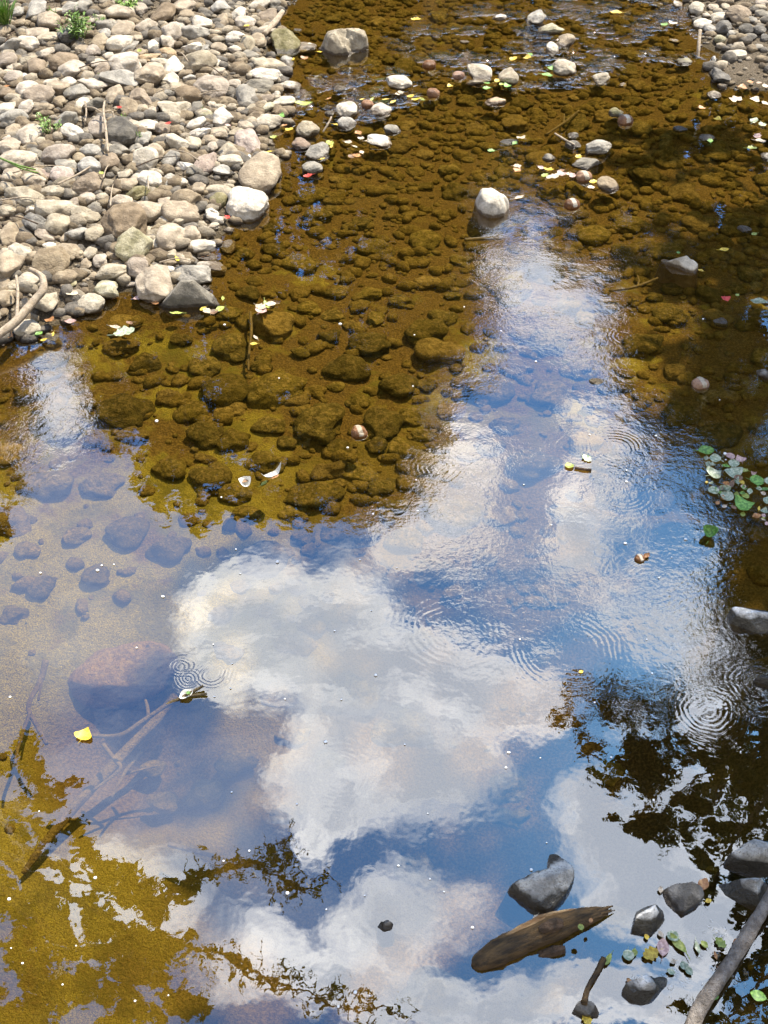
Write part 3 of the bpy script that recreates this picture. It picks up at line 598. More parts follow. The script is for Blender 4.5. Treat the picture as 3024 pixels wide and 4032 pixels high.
def outline_rock(pts, H, mat, name, label, cat='boulder', group=None, cx=None, zb=0.0, ang=0.6, seed=1, flare=0.25, ridge=None, prof=0.62):
    """a rock whose plan at the waterline follows the drawn outline, domed above, spreading below the water"""
    ys_ = [p[1] for p in pts]; y0, y1 = min(ys_), max(ys_)
    W = np.array([gp(px, py, zb+H*0.55*(y1-py)/(y1-y0))[0][:2] for px, py in pts])
    c = W.mean(0) if cx is None else gp(cx[0], cx[1], zb+H*.3)[0][:2]
    nA = 120; rr = []
    for a in range(nA):
        th = 2*math.pi*a/nA; d = np.array([math.cos(th), math.sin(th)]); best = 0
        for k in range(len(W)):
            p, q = W[k]-c, W[(k+1) % len(W)]-c; e = q-p; den = d[0]*e[1]-d[1]*e[0]
            if abs(den) < 1e-12: continue
            t = (p[0]*e[1]-p[1]*e[0])/den; s = (p[0]*d[1]-p[1]*d[0])/den
            if t > 0 and -1e-9 <= s <= 1+1e-9: best = max(best, t)
        rr.append(best)
    rr = np.array(rr); rr = (np.roll(rr, 1)+2*rr+np.roll(rr, -1))/4
    V = [(0, 0, H)]; Fq = []
    prof_r = [0.1, 0.2, .3, .4, .5, .6, .7, .78, .85, .91, .96, 1.0, 1.03, 1.08, 1.16, 1.26]
    rs = np.random.RandomState(seed); pls = [(rs.normal(size=2)*0.9, rs.uniform(.3, .62) if group is None else rs.uniform(.12, .5)) for _ in range(5 if group is None else 8)]
    mr = rr.mean()
    for j, q in enumerate(prof_r):
        for a in range(nA):
            th = 2*math.pi*a/nA
            if q <= 1: z = H*(1-q**1.9)**prof*(1+0.30*q*math.cos(th-seed*1.7)*(1-q))
            else: z = -(q-1)/0.26*(H*0.6+0.10); 
            qq = q if q <= 1 else 1+(q-1)*flare*3
            xx, yy = rr[a]*qq*math.cos(th), rr[a]*qq*math.sin(th)
            n = mnoise.noise(Vector((xx*9+seed, yy*9, seed*.7)))*H*.42*(1 if q < .97 else .3)+mnoise.noise(Vector((xx*30, yy*30+seed, 3)))*H*.14
            if q < 0.97:
                z += n
                for nv, off in pls: z = min(z, H*(off+0.45)-(xx*nv[0]+yy*nv[1])/mr*H*ang*0.55)
                z = max(z, 0.004)
            V.append((xx, yy, z))
    for a in range(nA): Fq.append((0, 1+a, 1+(a+1) % nA))
    for j in range(len(prof_r)-1):
        for a in range(nA):
            b0 = 1+j*nA; b1 = b0+nA; Fq.append((b0+a, b1+a, b1+(a+1) % nA, b0+(a+1) % nA))
    V[0] = (0, 0, np.mean([V[1+a][2] for a in range(nA)]))
    o = link(name, mesh_from(name, V, Fq, mat), None, (c[0], c[1], zb))
    tag(o, label, cat, group); return o
def P9(l): return [(x*S9, y*S9) for x, y in l]
KG = 'grey rocks in the shaded corner of the pool'
outline_rock([(x, y) for x, y in [c3(378,262),c3(410,225),c3(480,190),c3(545,142),c3(590,145),c3(640,180),c3(678,220),c3(682,255),c3(640,285),c3(580,315),c3(530,330),c3(480,328),c3(420,292)]],
    0.19, MAT['w'], 'boulder', 'huge pale angular boulder standing alone in the stream near the top', ang=.7, seed=5); LAND[c3(530,235)] = 'the huge pale stream boulder'
outline_rock([c3(*p) for p in [(1312,1150),(1340,1125),(1375,1125),(1420,1150),(1470,1165),(1515,1195),(1518,1225),(1490,1270),(1440,1295),(1395,1295),(1355,1265),(1325,1215)]],
    0.15, MAT['w'], 'boulder', 'cream triangular boulder alone in mid-stream with bright ripples round it', ang=.35, seed=9); LAND[c3(1415,1210)] = 'the cream triangular boulder'
outline_rock([c2(*p) for p in [(788,868),(820,830),(900,790),(1000,782),(1075,790),(1092,850),(1110,880),(1000,893),(920,905),(860,912),(810,895)]],
    0.17, MAT['g'], 'boulder', 'long grey slab with a dark undercut edge at the waterline', ang=.8, seed=14); LAND[c2(950,850)] = 'the long grey slab'
outline_rock([c7(*p) for p in [(365,495),(420,455),(500,410),(575,405),(590,350),(575,300),(620,300),(655,355),(708,395),(706,450),(665,530),(600,610),(560,628),(500,600),(430,545)]],
    0.12, MAT['k'], 'boulder', 'speckled grey boot-shaped rock standing just above the rotting log', group=KG, cx=c7(610,480), ang=.5, seed=21, prof=.36); LAND[c7(560,480)] = 'the boot-shaped grey rock'
outline_rock([c7(*p) for p in [(990,690),(1000,640),(1020,580),(1060,562),(1120,562),(1152,590),(1160,630),(1130,680),(1075,745),(1030,725)]],
    0.11, MAT['k'], 'boulder', 'dark pear-shaped grey rock between the log tip and the branch', group=KG, prof=.42, ang=.9, seed=22)
outline_rock([c7(*p) for p in [(1145,480),(1200,455),(1290,455),(1340,465),(1355,520),(1320,570),(1240,630),(1200,615),(1160,560)]],
    0.10, MAT['d'], 'boulder', 'dark wet rock with an orange leaf at its right corner', group=KG, prof=.42, ang=.9, seed=23)
outline_rock([c7(*p) for p in [(1440,360),(1500,300),(1580,250),(1680,225),(1760,260),(1780,380),(1680,410),(1560,405),(1480,385)]],
    0.14, MAT['k'], 'boulder', 'broad grey rock at the right edge, upper of two stacked rocks', group=KG, prof=.42, ang=.6, seed=24)
outline_rock([c7(*p) for p in [(1430,430),(1480,425),(1560,450),(1680,455),(1780,460),(1760,600),(1620,585),(1530,560),(1460,510)]],
    0.13, MAT['k'], 'boulder', 'grey rock at the right edge, lower of two stacked rocks, above the branch', group=KG, prof=.42, ang=.6, seed=25)
outline_rock([c7(*p) for p in [(940,975),(1000,955),(1080,915),(1150,893),(1178,905),(1172,950),(1120,1010),(1070,1065),(1030,1080),(990,1040)]],
    0.11, MAT['k'], 'boulder', 'wedge-shaped grey rock under the floating yellow leaf, left of the branch', group=KG, prof=.42, ang=.9, seed=26)
outline_rock([c7(*p) for p in [(690,1110),(720,1055),(770,1040),(800,1050),(830,1100),(820,1140),(760,1140),(720,1125)]],
    0.07, MAT['d'], 'boulder', 'small dark stone at the foot of the thin upright stick', group=KG, prof=.42, ang=.9, seed=27)
outline_rock([(2872,2390),(2900,2375),(3010,2385),(3080,2400),(3080,2480),(2985,2495),(2930,2465),(2880,2440)],
    0.11, MAT['k'], 'boulder', 'grey rock with a dark wet foot half-way up the right edge', group=KG, prof=.42, ang=.6, seed=28)
outline_rock([(2965,2670),(3000,2655),(3070,2650),(3090,2690),(3020,2700)], 0.06, MAT['k'], 'boulder', 'small rounded rock with a bright rim at the right edge', group=KG, ang=.3, seed=29)
outline_rock(P9([(815,2000),(822,1988),(838,1985),(850,1995),(846,2008),(828,2012)]), 0.03, MAT['d'], 'boulder', 'tiny dark stone tip alone in the pool left of the log', group=KG, prof=.42, ang=.9, seed=30)
outline_rock([c6(*p) for p in [(1090,548),(1110,535),(1150,560),(1200,555),(1250,560),(1290,590),(1285,625),(1260,645),(1220,635),(1180,605),(1120,580)]],
    0.08, MAT['w'], 'stream_stone', 'pale chipped rock with leaf scraps on its left tail in the right water', 'stone', ang=.8, seed=31); LAND[c6(1190,590)] = 'the pale chipped rock'

# ---------------- submerged stones
K5 = 1600/1659
def c5(x, y): return 300+x*K5, 1100+y*K5
SUB = """635 280 150 110;805 190 170 110;820 450 250 140;610 460 190 150;625 530 130 70;205 550 240 140;470 545 140 100;530 640 150 110;645 660 130 100;785 600 140 80;380 780 150 90;550 820 170 120;770 750 180 100;990 590 200 180;
1225 680 90 80;1250 600 160 130;1030 780 160 90;1160 800 150 90;970 890 250 120;1250 850 130 80;1320 440 160 110;1100 370 190 110;1200 270 170 110;1430 220 180 130;185 280 160 80;290 350 130 80;190 170 120 80;950 120 100 60;
1050 150 100 50;1225 165 70 60;1110 190 60 45;1030 240 100 70;1480 300 200 120;1430 440 90 60;650 880 140 90;230 640 150 70;370 480 100 80;1060 440 80 50;530 735 90 40;860 670 80 60;760 360 90 60;920 300 90 60;1370 560 120 90;
1330 700 110 80;1400 780 120 70;1060 60 90 50;1200 60 110 60;700 60 100 60;620 140 110 60;1330 90 110 60;1500 160 120 70;430 250 90 50;900 490 110 60;1150 500 110 70;1080 690 110 70;1420 640 110 60;1300 930 120 70;700 960 130 70;880 960 110 70"""
SUBC = [(275*S9,1150*S9,164,150),(365*S9,1190*S9,180,110),(100*S9,1050*S9,220,120),(165*S9,1160*S9,120,85),(95*S9,1270*S9,110,95),(210*S9,1245*S9,110,90),(1190*S9,860*S9,170,110),(570*S9,1210*S9,190,140),(940*S9,1240*S9,190,130),
 (440*S9,1715*S9,160,120),(510*S9,1650*S9,170,120),(350*S9,1735*S9,130,90),(60*S9,1190*S9,100,70),(30*S9,1330*S9,120,80),(1090*S9,920*S9,120,70),(1250*S9,800*S9,150,80),(1340*S9,1150*S9,200,120),(1080*S9,1120*S9,140,90),(1170*S9,1180*S9,150,90),
 (1280*S9,510*S9,130,80),(1300*S9,1250*S9,150,90),(760*S9,1330*S9,150,110),(640*S9,1390*S9,170,120),(1100*S9,1700*S9,200,140),(900*S9,1880*S9,170,120),(1330*S9,835*S9,150,70),(1470*S9,900*S9,160,90),(1560*S9,860*S9,140,80),(700*S9,1650*S9,170,110),
 (620*S9,1760*S9,140,90),(330*S9,1660*S9,100,80)]
subs = []
def sub_stone(px, py, w, h, mat=ALG, big=False):
    g, t = gp(px, py, -0.08); zb = tz(g[0], g[1])
    if zb > -0.03: return None
    ang = random.choice((0.1, 0.2, 0.5))
    o = place_rock(px, py, w, h, random.choice((ALG, ALG, ALG2, ALG3)) if mat is ALG else mat, ang, bury=0.40, name='submerged_stone', zbase=zb, hr=0.55)
    top = o.location.z+o.scale.z
    if top > -0.012:
        o.location.z -= (top+0.012)
    subs.append((px, py, max(w, h)))
    if not big: auto.append((o, px, py, f"{'large' if w>170 else 'medium' if w>95 else 'small'} algae-brown", 'submerged stone', 'algae-covered stones on the stream bed'))
    return o
random.seed(4)
for it in SUB.replace('\n', '').split(';'):
    a = [float(q) for q in it.split()]; sub_stone(*c5(a[0], a[1]), a[2]*K5, a[3]*K5)
for a in SUBC: sub_stone(*a)
o = place_rock(265*S9, 1455*S9, 450, 250, ALG_RED, .3, bury=.3, hero=True, name='submerged_boulder', zbase=-0.34, hr=.55)
tag(o, 'very large reddish-brown submerged boulder, left of the floating white husk', 'boulder'); LAND[(265*S9, 1455*S9)] = 'the very large submerged boulder'; subs.append((480, 2650, 500))
print('sub hand', len(subs))
tries = 0; target = 285
while len(subs) < target and tries < 60000:
    tries += 1
    py = 4032*random.random()**1.25; px = random.uniform(-30, 3050)
    dens = 1.0 if py < 2200 else 0.22 if py < 2750 else 0.04
    if random.random() > dens: continue
    if px < 900 and py > 2650: continue
    base = 34+py*0.050; w = base*random.uniform(0.7, 1.9)
    if any(math.hypot(px-a, (py-b)*1.4) < (w+c)*0.50 for a, b, c in subs): continue
    sub_stone(px, py, w, w*random.uniform(.5, .72))
print('submerged', len(subs), tries)

# ---------------- small pebbles (uncountable)
def pebble_mass(name, pts, mat, sub=2):
    Vb, Fb = ICO[sub]; VV = []; FF = []; n = 0
    for (x, y, z, a, b, c, th) in pts:
        r = 1+0.0*Vb[:, 0]
        q = Vb*np.array([a, b, c]); q = np.sign(q)*np.abs(q)
        q = q*(1+0.18*np.sin(Vb[:, [1, 2, 0]]*5+x*37+y*11))
        ct, st = math.cos(th), math.sin(th)
        qq = np.stack([q[:, 0]*ct-q[:, 1]*st, q[:, 0]*st+q[:, 1]*ct, q[:, 2]], 1)+np.array([x, y, z])
        VV.append(qq); FF.append(Fb+n); n += len(Vb)
    return quick_mesh(name, np.concatenate(VV), np.concatenate(FF), mat)
rs = random.Random(11)
sets = {'t': [], 'w': [], 'g': [], 'u': []}
def scatter(n, x0, x1, y0, y1, f):
    P = np.array([(rs.uniform(x0, x1), rs.uniform(y0, y1)) for _ in range(n)]); Z = terr(P[:, 0], P[:, 1])
    for (x, y), z in zip(P, Z): f(x, y, z)
def dry(x, y, z):
    if z < -0.008: return
    s = rs.choice((.008, .010, .014, .018, .024, .032, .045, .055))*rs.uniform(.8, 1.2)
    sets[rs.choice('ttwg')].append((x, y, z+s*.2, s*rs.uniform(.9, 1.4), s*rs.uniform(.75, 1.1), s*rs.uniform(.5, .8), rs.uniform(0, 6.3)))
scatter(12500, -5.0, -0.3, 4.6, 12.3, dry); scatter(2200, 2.2, 4.8, 7.8, 12.3, dry)
def wetp(x, y, z):
    if z > -0.02: return
    s = rs.choice((.012, .018, .026, .036, .05))*rs.uniform(.8, 1.2)
    if y < 3.2 and (rs.random() < .8 or s > .02): return
    if y < 4.2 and x < -.2 and rs.random() < .5: return
    c = s*rs.uniform(.4, .7)
    if z+c > -.01: return
    sets['u'].append((x, y, z+c*.1, s*rs.uniform(.9, 1.4), s*rs.uniform(.7, 1.1), c, rs.uniform(0, 6.3)))
scatter(8000, -3.6, 4.2, 1.3, 12.3, wetp); scatter(5500, -2.0, 4.4, 6.0, 12.3, wetp)
for k, lab in (('t', 'small tan pebbles filling the gaps between the bank cobbles'), ('w', 'small pale pebbles filling the gaps between the bank cobbles'), ('g', 'small grey pebbles filling the gaps between the bank cobbles')):
    tag(link('gravel', pebble_mass('gravel', sets[k], stone_mat('gravel_'+{'t':'tan','w':'pale','g':'grey'}[k], *{'t':((.24,.19,.14),(.38,.32,.24)),'w':((.34,.30,.24),(.55,.49,.41)),'g':((.13,.12,.11),(.25,.23,.21))}[k]))), lab, 'gravel', kind='stuff')
tag(link('bed_pebbles', pebble_mass('bed_pebbles', sets['u'], ALG_PEB)), 'small algae-brown pebbles covering the stream bed', 'pebbles', kind='stuff')

# ------------------------------------------------------------------ tubes, wood
def tube(name, pts, radii, mat, seg=14, lump=0.12, seed=0, sub=6, flat=None):
    P = [np.array(p, float) for p in pts]; path = []; rad_ = []
    n = len(P)
    for i in range(n-1):
        p0, p1, p2, p3 = P[max(i-1, 0)], P[i], P[i+1], P[min(i+2, n-1)]
        for k in range(sub):
            t = k/sub
            path.append(0.5*((2*p1)+(-p0+p2)*t+(2*p0-5*p1+4*p2-p3)*t*t+(-p0+3*p1-3*p2+p3)*t**3)); rad_.append(radii[i]*(1-t)+radii[i+1]*t)
    path.append(P[-1]); rad_.append(radii[-1])
    V = []; Fq = []; up = np.array([0.03, 0.02, 1.0])
    org = path[0]
    for i, p in enumerate(path):
        d = path[min(i+1, len(path)-1)]-path[max(i-1, 0)]; d = d/np.linalg.norm(d)
        s = np.cross(d, up); s /= np.linalg.norm(s); u = np.cross(s, d)
        for a in range(seg):
            th = 2*math.pi*a/seg; q = s*math.cos(th)+u*math.sin(th)
            r = rad_[i]*(1+lump*2*mnoise.noise(Vector((p[0]*6/1+q[0]*1.2+seed, p[1]*6+q[1]*1.2, p[2]*6+q[2]*1.2)))+lump*mnoise.noise(Vector((p[0]*30+q[0]*2, p[1]*30+q[1]*2, q[2]*2+seed))))
            V.append(p+q*r-org)
    m = len(path)
    for i in range(m-1):
        for a in range(seg): Fq.append((i*seg+a, i*seg+(a+1) % seg, (i+1)*seg+(a+1) % seg, (i+1)*seg+a))
    V.append(path[0]-org); V.append(path[-1]-org); c0 = len(V)-2
    for a in range(seg):
        Fq.append((c0, (a+1) % seg, a)); Fq.append((c0+1, (m-1)*seg+a, (m-1)*seg+(a+1) % seg))
    return mesh_from(name, V, Fq, mat), org
def stick(name, pix, rpx, mat, label, cat='stick', group=None, seed=0, lump=.12, branches=()):
    """pix: (px,py,z) list, rpx: radii in photo pixels"""
    W = [gp(a, b, z) for a, b, z in pix]; R = [r*w[1]/F for r, w in zip(rpx, W)]
    me, org = tube(name, [w[0] for w in W], R, mat, seed=seed, lump=lump)
    o = link(name, me, None, org); tag(o, label, cat, group)
    for bp, br in branches:
        Wb = [gp(a, b, z) for a, b, z in bp]; Rb = [r*w[1]/F for r, w in zip(br, Wb)]
        m2, o2 = tube('twig', [w[0] for w in Wb], Rb, mat, seg=8, seed=seed+3, lump=lump)
        link('twig', m2, o, Vector(o2)-Vector(org))
    return o
# rotting log
log = stick('log', [(1862,3806,.0),(1885,3792,.005),(1960,3748,.012),(2080,3690,.016),(2200,3648,.02),(2300,3612,.018),(2370,3590,.01),(2394,3581,.004)],
            [10,34,52,58,50,36,20,4], WOOD_LOG, 'rotting brown log floating in the pool below the boot-shaped grey rock', 'log', seed=3, lump=.13)
W = [gp(a, b, z) for a, b, z in [(1985,3690,.044),(2080,3640,.052),(2175,3602,.050),(2270,3582,.036)]]
me, org = tube('bare_patch', [w[0] for w in W], [3*W[0][1]/F, 13*W[1][1]/F, 15*W[2][1]/F, 4*W[3][1]/F], WOOD_STRIP, seed=5, lump=.5); link('bare_patch', me, log, Vector(org)-log.location)
W = [gp(a, b, z) for a, b, z in [(2130,3665,.05),(2170,3650,.066),(2215,3640,.06)]]
me, org = tube('knot', [w[0] for w in W], [18*W[0][1]/F, 30*W[1][1]/F, 16*W[2][1]/F], WOOD_DARK, seed=8, lump=.4); link('knot', me, log, Vector(org)-log.location)
W = [gp(a, b, z) for a, b, z in [(2120,3765,-.01),(2180,3745,.008),(2225,3735,.012)]]
me, org = tube('broken_stub', [w[0] for w in W], [16*W[0][1]/F, 20*W[1][1]/F, 12*W[2][1]/F], WOOD_DARK, seed=9, lump=.3); link('broken_stub', me, log, Vector(org)-log.location)
for k_, (a_, b_, c_, d_) in enumerate([(2330,3592,2412,3566),(2320,3608,2420,3584),(2310,3622,2395,3600)]):
    W = [gp(a_, b_, .03), gp((a_+c_)/2, (b_+d_)/2, .025), gp(c_, d_, .012)]
    me, org = tube('splinter', [w[0] for w in W], [11*W[0][1]/F, 7*W[1][1]/F, 2*W[2][1]/F], WOOD_LOG, seg=7, seed=80+k_, lump=.4); link('splinter', me, log, Vector(org)-log.location)
LAND[(2120, 3690)] = 'the rotting log'
stick('branch', [(2690,4120,.14),(2760,3960,.13),(2850,3830,.12),(2940,3690,.12),(3010,3570,.13),(3100,3440,.15)], [31,28,28,30,26,29], WOOD_BARK,
      'thick grey bare branch crossing the lower right corner', 'branch', seed=12, lump=.16)
stick('stick', [(2300,3950,.05),(2320,3880,.03),(2350,3830,.02),(2378,3775,.015)], [14,9,11,13], WOOD_LOG, 'short reddish-brown stick rising from the small dark stone', seed=15)
stick('driftwood', [(-60,1350,.10),(40,1285,.12),(130,1190,.16),(168,1140,.2),(165,1090,.22),(120,1060,.2)], [16,17,17,15,13,9], WOOD_PALE,
      'curved bare driftwood stick at the lower left of the gravel bank', 'driftwood', seed=17, branches=[([(66,1265,.13),(70,1150,.16),(64,1085,.18)],[7,6,5])]); LAND[(120, 1200)] = 'the curved driftwood'
stick('stick', [(1040,135,.08),(1080,90,.09),(1112,45,.1)], [9,12,9], WOOD_PALE, 'short bleached stick leaning over the water at the top of the bank', seed=18)
stick('stick', [(2757,120,.12),(2752,175,.06),(2748,230,-.02)], [7,7,6], WOOD_PALE, 'pale stick standing in the water before the right gravel bank', seed=19)
stick('stick', [(2810,225,.05),(2812,240,.03),(2812,258,-.01)], [7,7,6], HUSK, 'short white peg beside the dark triangular rock', seed=20)
stick('dry_stalk', [(425,600,.22),(418,520,.25),(408,440,.28),(412,400,.3)], [5,5,5,4], WOOD_PALE, 'tall dry stalk leaning over the dark cracked block', 'dry stalk', seed=21, branches=[([(412,450,.27),(370,425,.28),(330,420,.26)],[3,3,2]),([(410,440,.28),(440,440,.25),(452,480,.2)],[3,3,2])])
stick('dry_stalk', [(335,480,.2),(340,440,.22),(335,400,.25)], [4,4,3], WOOD_PALE, 'short dry stalk left of the tall stalk', 'dry stalk', seed=22)
stick('twig', [(225,725,.2),(300,690,.2),(365,650,.2)], [4,4,3], WOOD_PALE, 'thin twig lying across bank stones below the brown oval cobble', 'twig', seed=23)
stick('twig', [(1272,520,.02),(1290,490,.06),(1305,460,.09)], [4,4,3], WOOD_PALE, 'thin pale twig standing by the round white stream stone', 'twig', seed=24)
stick('twig', [(2185,525,.01),(2225,550,.02),(2262,570,.02)], [3,4,3], WOOD_PALE, 'straw-coloured twig pointing at the low grey cluster stone', 'twig', seed=25)
UG = 'branches lying under water at the lower left'
stick('submerged_branch', [(180,2600,-.05),(160,2680,-.08),(112,2780,-.10),(140,2850,-.12),(185,2930,-.14)], [13,12,9,9,8], WOOD_UND, 'forked brown branch under water at the left edge of the big boulder', 'branch', UG, 31,
      branches=[([(120,2800,-.1),(75,2930,-.12),(60,3010,-.14)],[8,7,5]),([(165,2680,-.08),(150,2760,-.1)],[6,4])])
stick('submerged_branch', [(340,2895,-.03),(470,2895,-.03),(560,2840,-.02),(650,2780,-.01),(710,2750,.0),(800,2700,.02)], [8,9,10,9,8,5], WOOD_UND, 'thin branch joining the yellow heart leaf and the white husk', 'branch', UG, 32,
      branches=[([(585,2825,-.02),(580,2780,-.01),(572,2755,-.005)],[8,7,5]),([(745,2740,.004),(790,2735,.006),(815,2732,.01)],[6,6,4])])
stick('submerged_log', [(690,2740,-.24),(600,2850,-.24),(470,2985,-.24),(300,3170,-.23),(170,3330,-.24),(90,3440,-.26)], [16,19,21,20,17,9], ALG3, 'long silted log lying diagonally under water below the husk', 'log', UG, 33)
stick('submerged_branch', [(405,2930,-.12),(450,2990,-.13),(475,3020,-.13),(450,3050,-.14),(370,3110,-.15)], [9,8,8,7,5], WOOD_UND, 'hooked stick under water right of the yellow heart leaf', 'branch', UG, 34)
stick('submerged_branch', [(560,2960,-.16),(500,3030,-.17),(440,3140,-.18)], [7,7,5], WOOD_UND, 'straight thin stick under water beside the silted log', 'branch', UG, 35)
stick('submerged_branch', [(480,3050,-.2),(560,3030,-.2),(620,3015,-.2)], [6,5,4], WOOD_UND, 'short sideways stick under water right of the silted log', 'branch', UG, 36)
stick('submerged_branch', [(665,3325,-.2),(740,3345,-.2),(840,3370,-.2)], [10,9,7], WOOD_UND, 'dark straight stick under water below the lone boulders', 'branch', UG, 37)
stick('submerged_branch', [(985,1230,-.02),(990,1300,-.02),(980,1400,-.05),(978,1460,-.08)], [6,6,5,4], WOOD_UND, 'upright twig in the water between two submerged stones', 'branch', None, 38)
stick('submerged_branch', [(2400,1145,-.03),(2500,1130,-.03),(2590,1095,-.02)], [6,6,4], WOOD_UND, 'dark twig under water left of the pale chipped rock', 'branch', None, 39, branches=[([(2510,1130,-.03),(2515,1105,-.02),(2510,1085,-.02)],[4,4,3])])
stick('submerged_branch', [(1830,945,-.01),(1900,940,-.01),(1975,938,-.01)], [6,7,5], WOOD_UND, 'olive stick floating below the cream triangular boulder', 'branch', None, 40)
stick('submerged_branch', [(2150,530,-.03),(2225,480,-.03),(2280,435,-.03)], [4,5,3], WOOD_UND, 'forked twig under water right of the mid riffle stones', 'branch', None, 41, branches=[([(2220,485,-.03),(2222,450,-.03)],[4,3])])

r_t = random.Random(41)
for k_ in range(16):
    a_, b_ = c1(r_t.uniform(40, 1250), r_t.uniform(60, 1250)); g_, _ = gp(a_, b_, .22); th_ = r_t.uniform(0, 3.14); l_ = r_t.uniform(.07, .17); z_ = tz(g_[0], g_[1])+.085
    me, org = tube('twig', [(g_[0]-l_*math.cos(th_), g_[1]-l_*math.sin(th_), z_), (g_[0], g_[1]+.01, z_+.012), (g_[0]+l_*math.cos(th_), g_[1]+l_*math.sin(th_), z_-.01)], [.005, .004, .002], WOOD_PALE if k_ % 3 else WOOD_DARK, seg=7, seed=k_)
    o_ = link('twig', me, None, org); auto.append((o_, a_, b_, f"{'long' if l_ > .12 else 'short'} {'dry pale' if k_ % 3 else 'dark'}", 'twig', 'twigs lying on the gravel bank'))
# ------------------------------------------------------------------ leaves
def leaf_outline(kind, n=22):
    pts = []
    for i in range(n+1):
        t = i/n
        if kind == 'heart': w = 0.62*math.sin(math.pi*min(1, t**0.55))*(1-t*.25)+0.0; x = t
        elif kind == 'lance': w = 0.20*math.sin(math.pi*t)**.8; x = t
        elif kind == 'round': w = 0.50*math.sin(math.pi*t)**.5; x = t
        elif kind == 'lobed': w = (0.42*math.sin(math.pi*t)**.6)*(0.62+.38*abs(math.cos(3.2*math.pi*t))); x = t
        else: w = 0.36*math.sin(math.pi*t)**.75; x = t
        pts.append((x-.5, w))
    return pts
leaf_cache = {}
def leaf_mesh(kind, tn, curl, seed):
    key = (kind, tn, curl, seed)
    if key in leaf_cache: return leaf_cache[key]
    o = leaf_outline(kind); V = []; Fq = []; rs_ = random.Random(seed)
    ph = rs_.uniform(0, 6)
    for i, (x, w) in enumerate(o):
        for j, s in enumerate((-1, -.55, 0, .55, 1)):
            z = curl*(s*s*w*w*1.6+ (x*x)*.9) + .03*math.sin(x*9+s*3+ph)*abs(s)+.012
            V.append((x, s*w*(1-.12*curl*abs(s)), z))
    for i in range(len(o)-1):
        for j in range(4): a = i*5+j; Fq.append((a, a+5, a+6, a+1))
    b = leaf_cache[key] = (mesh_from('leaf', V, Fq, LEAF.get(tn) or HUSK), None)
    return b
def stem_mesh(tn):
    if ('s', tn) not in leaf_cache:
        me, org = tube('stem', [(-.48, 0, .02), (-.62, .02, .03), (-.8, .07, .05)], [.022, .018, .015], LEAF[tn] if tn in LEAF else WOOD_PALE, seg=6, lump=0.02, sub=3)
        me.transform(__import__('mathutils').Matrix.Translation(org)); leaf_cache[('s', tn)] = me
    return leaf_cache[('s', tn)]
leaves = []
LN = {'heart':'heart-shaped','lance':'narrow','round':'round','lobed':'lobed','oval':'oval'}
def leaf(px, py, w, tn, kind='oval', z=0.004, rot=None, curl=.3, label=None, stem=True, cat='leaf', group='fallen leaves on the stream', roll=0):
    r_ = random.Random(int(px*3+py*5)); g, t = gp(px, py, z)
    gz = max(tz(g[0], g[1])+.03, z) if z < .02 else z
    g, t = gp(px, py, gz)
    o = link('leaf', leaf_mesh(kind, tn, curl, r_.randrange(3))[0], None, g)
    s = w*t/F*1.15; o.scale = (s, s, s); a = r_.uniform(0, 6.28) if rot is None else rot
    o.rotation_euler = (roll+r_.uniform(-.1, .1), r_.uniform(-.1, .1), a)
    if stem: link('stem', stem_mesh(tn), o)
    if label: tag(o, label, cat, group)
    else: tag(o, None, cat, group); auto.append((o, px, py, f"{'large' if w > 55 else 'small'} {LTONE[tn]} {LN[kind]}", 'leaf', group))
    return o
leaf(334,2890,56,'y','heart',rot=1.3,label='bright yellow heart-shaped leaf floating at the end of the thin branch'); LAND[(334,2890)] = 'the yellow heart leaf'
L3 = """390 308 y;228 352 y;305 345 o;445 585 o;640 590 y;855 560 p;930 572 y;1000 590 v;825 605 y;870 550 p;490 740 y;460 870 y;405 943 y;640 820 p;600 870 p;640 905 p;680 835 p;580 930 n;1385 495 g;1380 524 g;1450 480 y;1500 512 g;1540 350 y;1620 345 y;1640 325 g;1580 820 p;1408 895 g;1548 850 g;1565 1015 o;1570 990 p;90 900 y;210 770 y;180 745 o;115 815 v;165 690 g;960 115 y;610 925 o;560 845 p;700 590 v;960 590 y;780 590 y;1475 500 v;620 790 o;1160 512 y;450 850 v;520 735 v"""
for it in L3.split(';'):
    a = it.split(); x, y = c3(float(a[0]), float(a[1])); leaf(x, y, random.Random(int(x)).uniform(22, 36), a[2], random.Random(int(y)).choice(('oval','heart','lobed','lance')), z=.012)
leaf(*c3(320,1045),34,'r','lobed',label='bright red leaf lying against the grey stone near the left shore',z=.03)
leaf(*c3(290,615),70,'v','lance',rot=.1,label='long yellow-green blade-like leaf at the shore',z=.03)
leaf(*c3(1575,1172),40,'p','lance',rot=.5,label='pale narrow leaf right of the cream triangular boulder')
L4 = """690 80 y;1000 158 g;1060 150 p;1545 525 o;1470 630 p;1290 900 g;290 440 g;250 480 g;210 1070 k;265 1080 y;265 1130 p;235 1120 v;350 1110 k;385 1112 p;450 1000 y;530 1195 p;545 1160 y;1240 690 o;1335 760 y;340 1090 n;300 1125 p;410 1120 k;1640 550 p;1440 640 p;1580 640 p;1500 560 o;1590 870 k;1555 945 v;1620 795 s;60 1060 p;62 1085 o;1600 530 n;1640 660 p;1570 770 s;1610 900 p"""
for it in L4.split(';'):
    a = it.split(); x, y = c4(float(a[0]), float(a[1])); leaf(x, y, random.Random(int(x)).uniform(24, 42), a[2], random.Random(int(y)).choice(('oval','heart','lobed')), z=.012)
leaf(*c6(1435,785),30,'r','heart',label='lone pinkish-red leaf floating in the right-hand water')
for a in ((1495,762,'v',20),(1610,798,'s',60),(1180,535,'g',18),(1425,520,'y',34),(1585,437,'v',26),(1300,630,'y',20)): leaf(*c6(a[0], a[1]), a[3], a[2], 'oval')
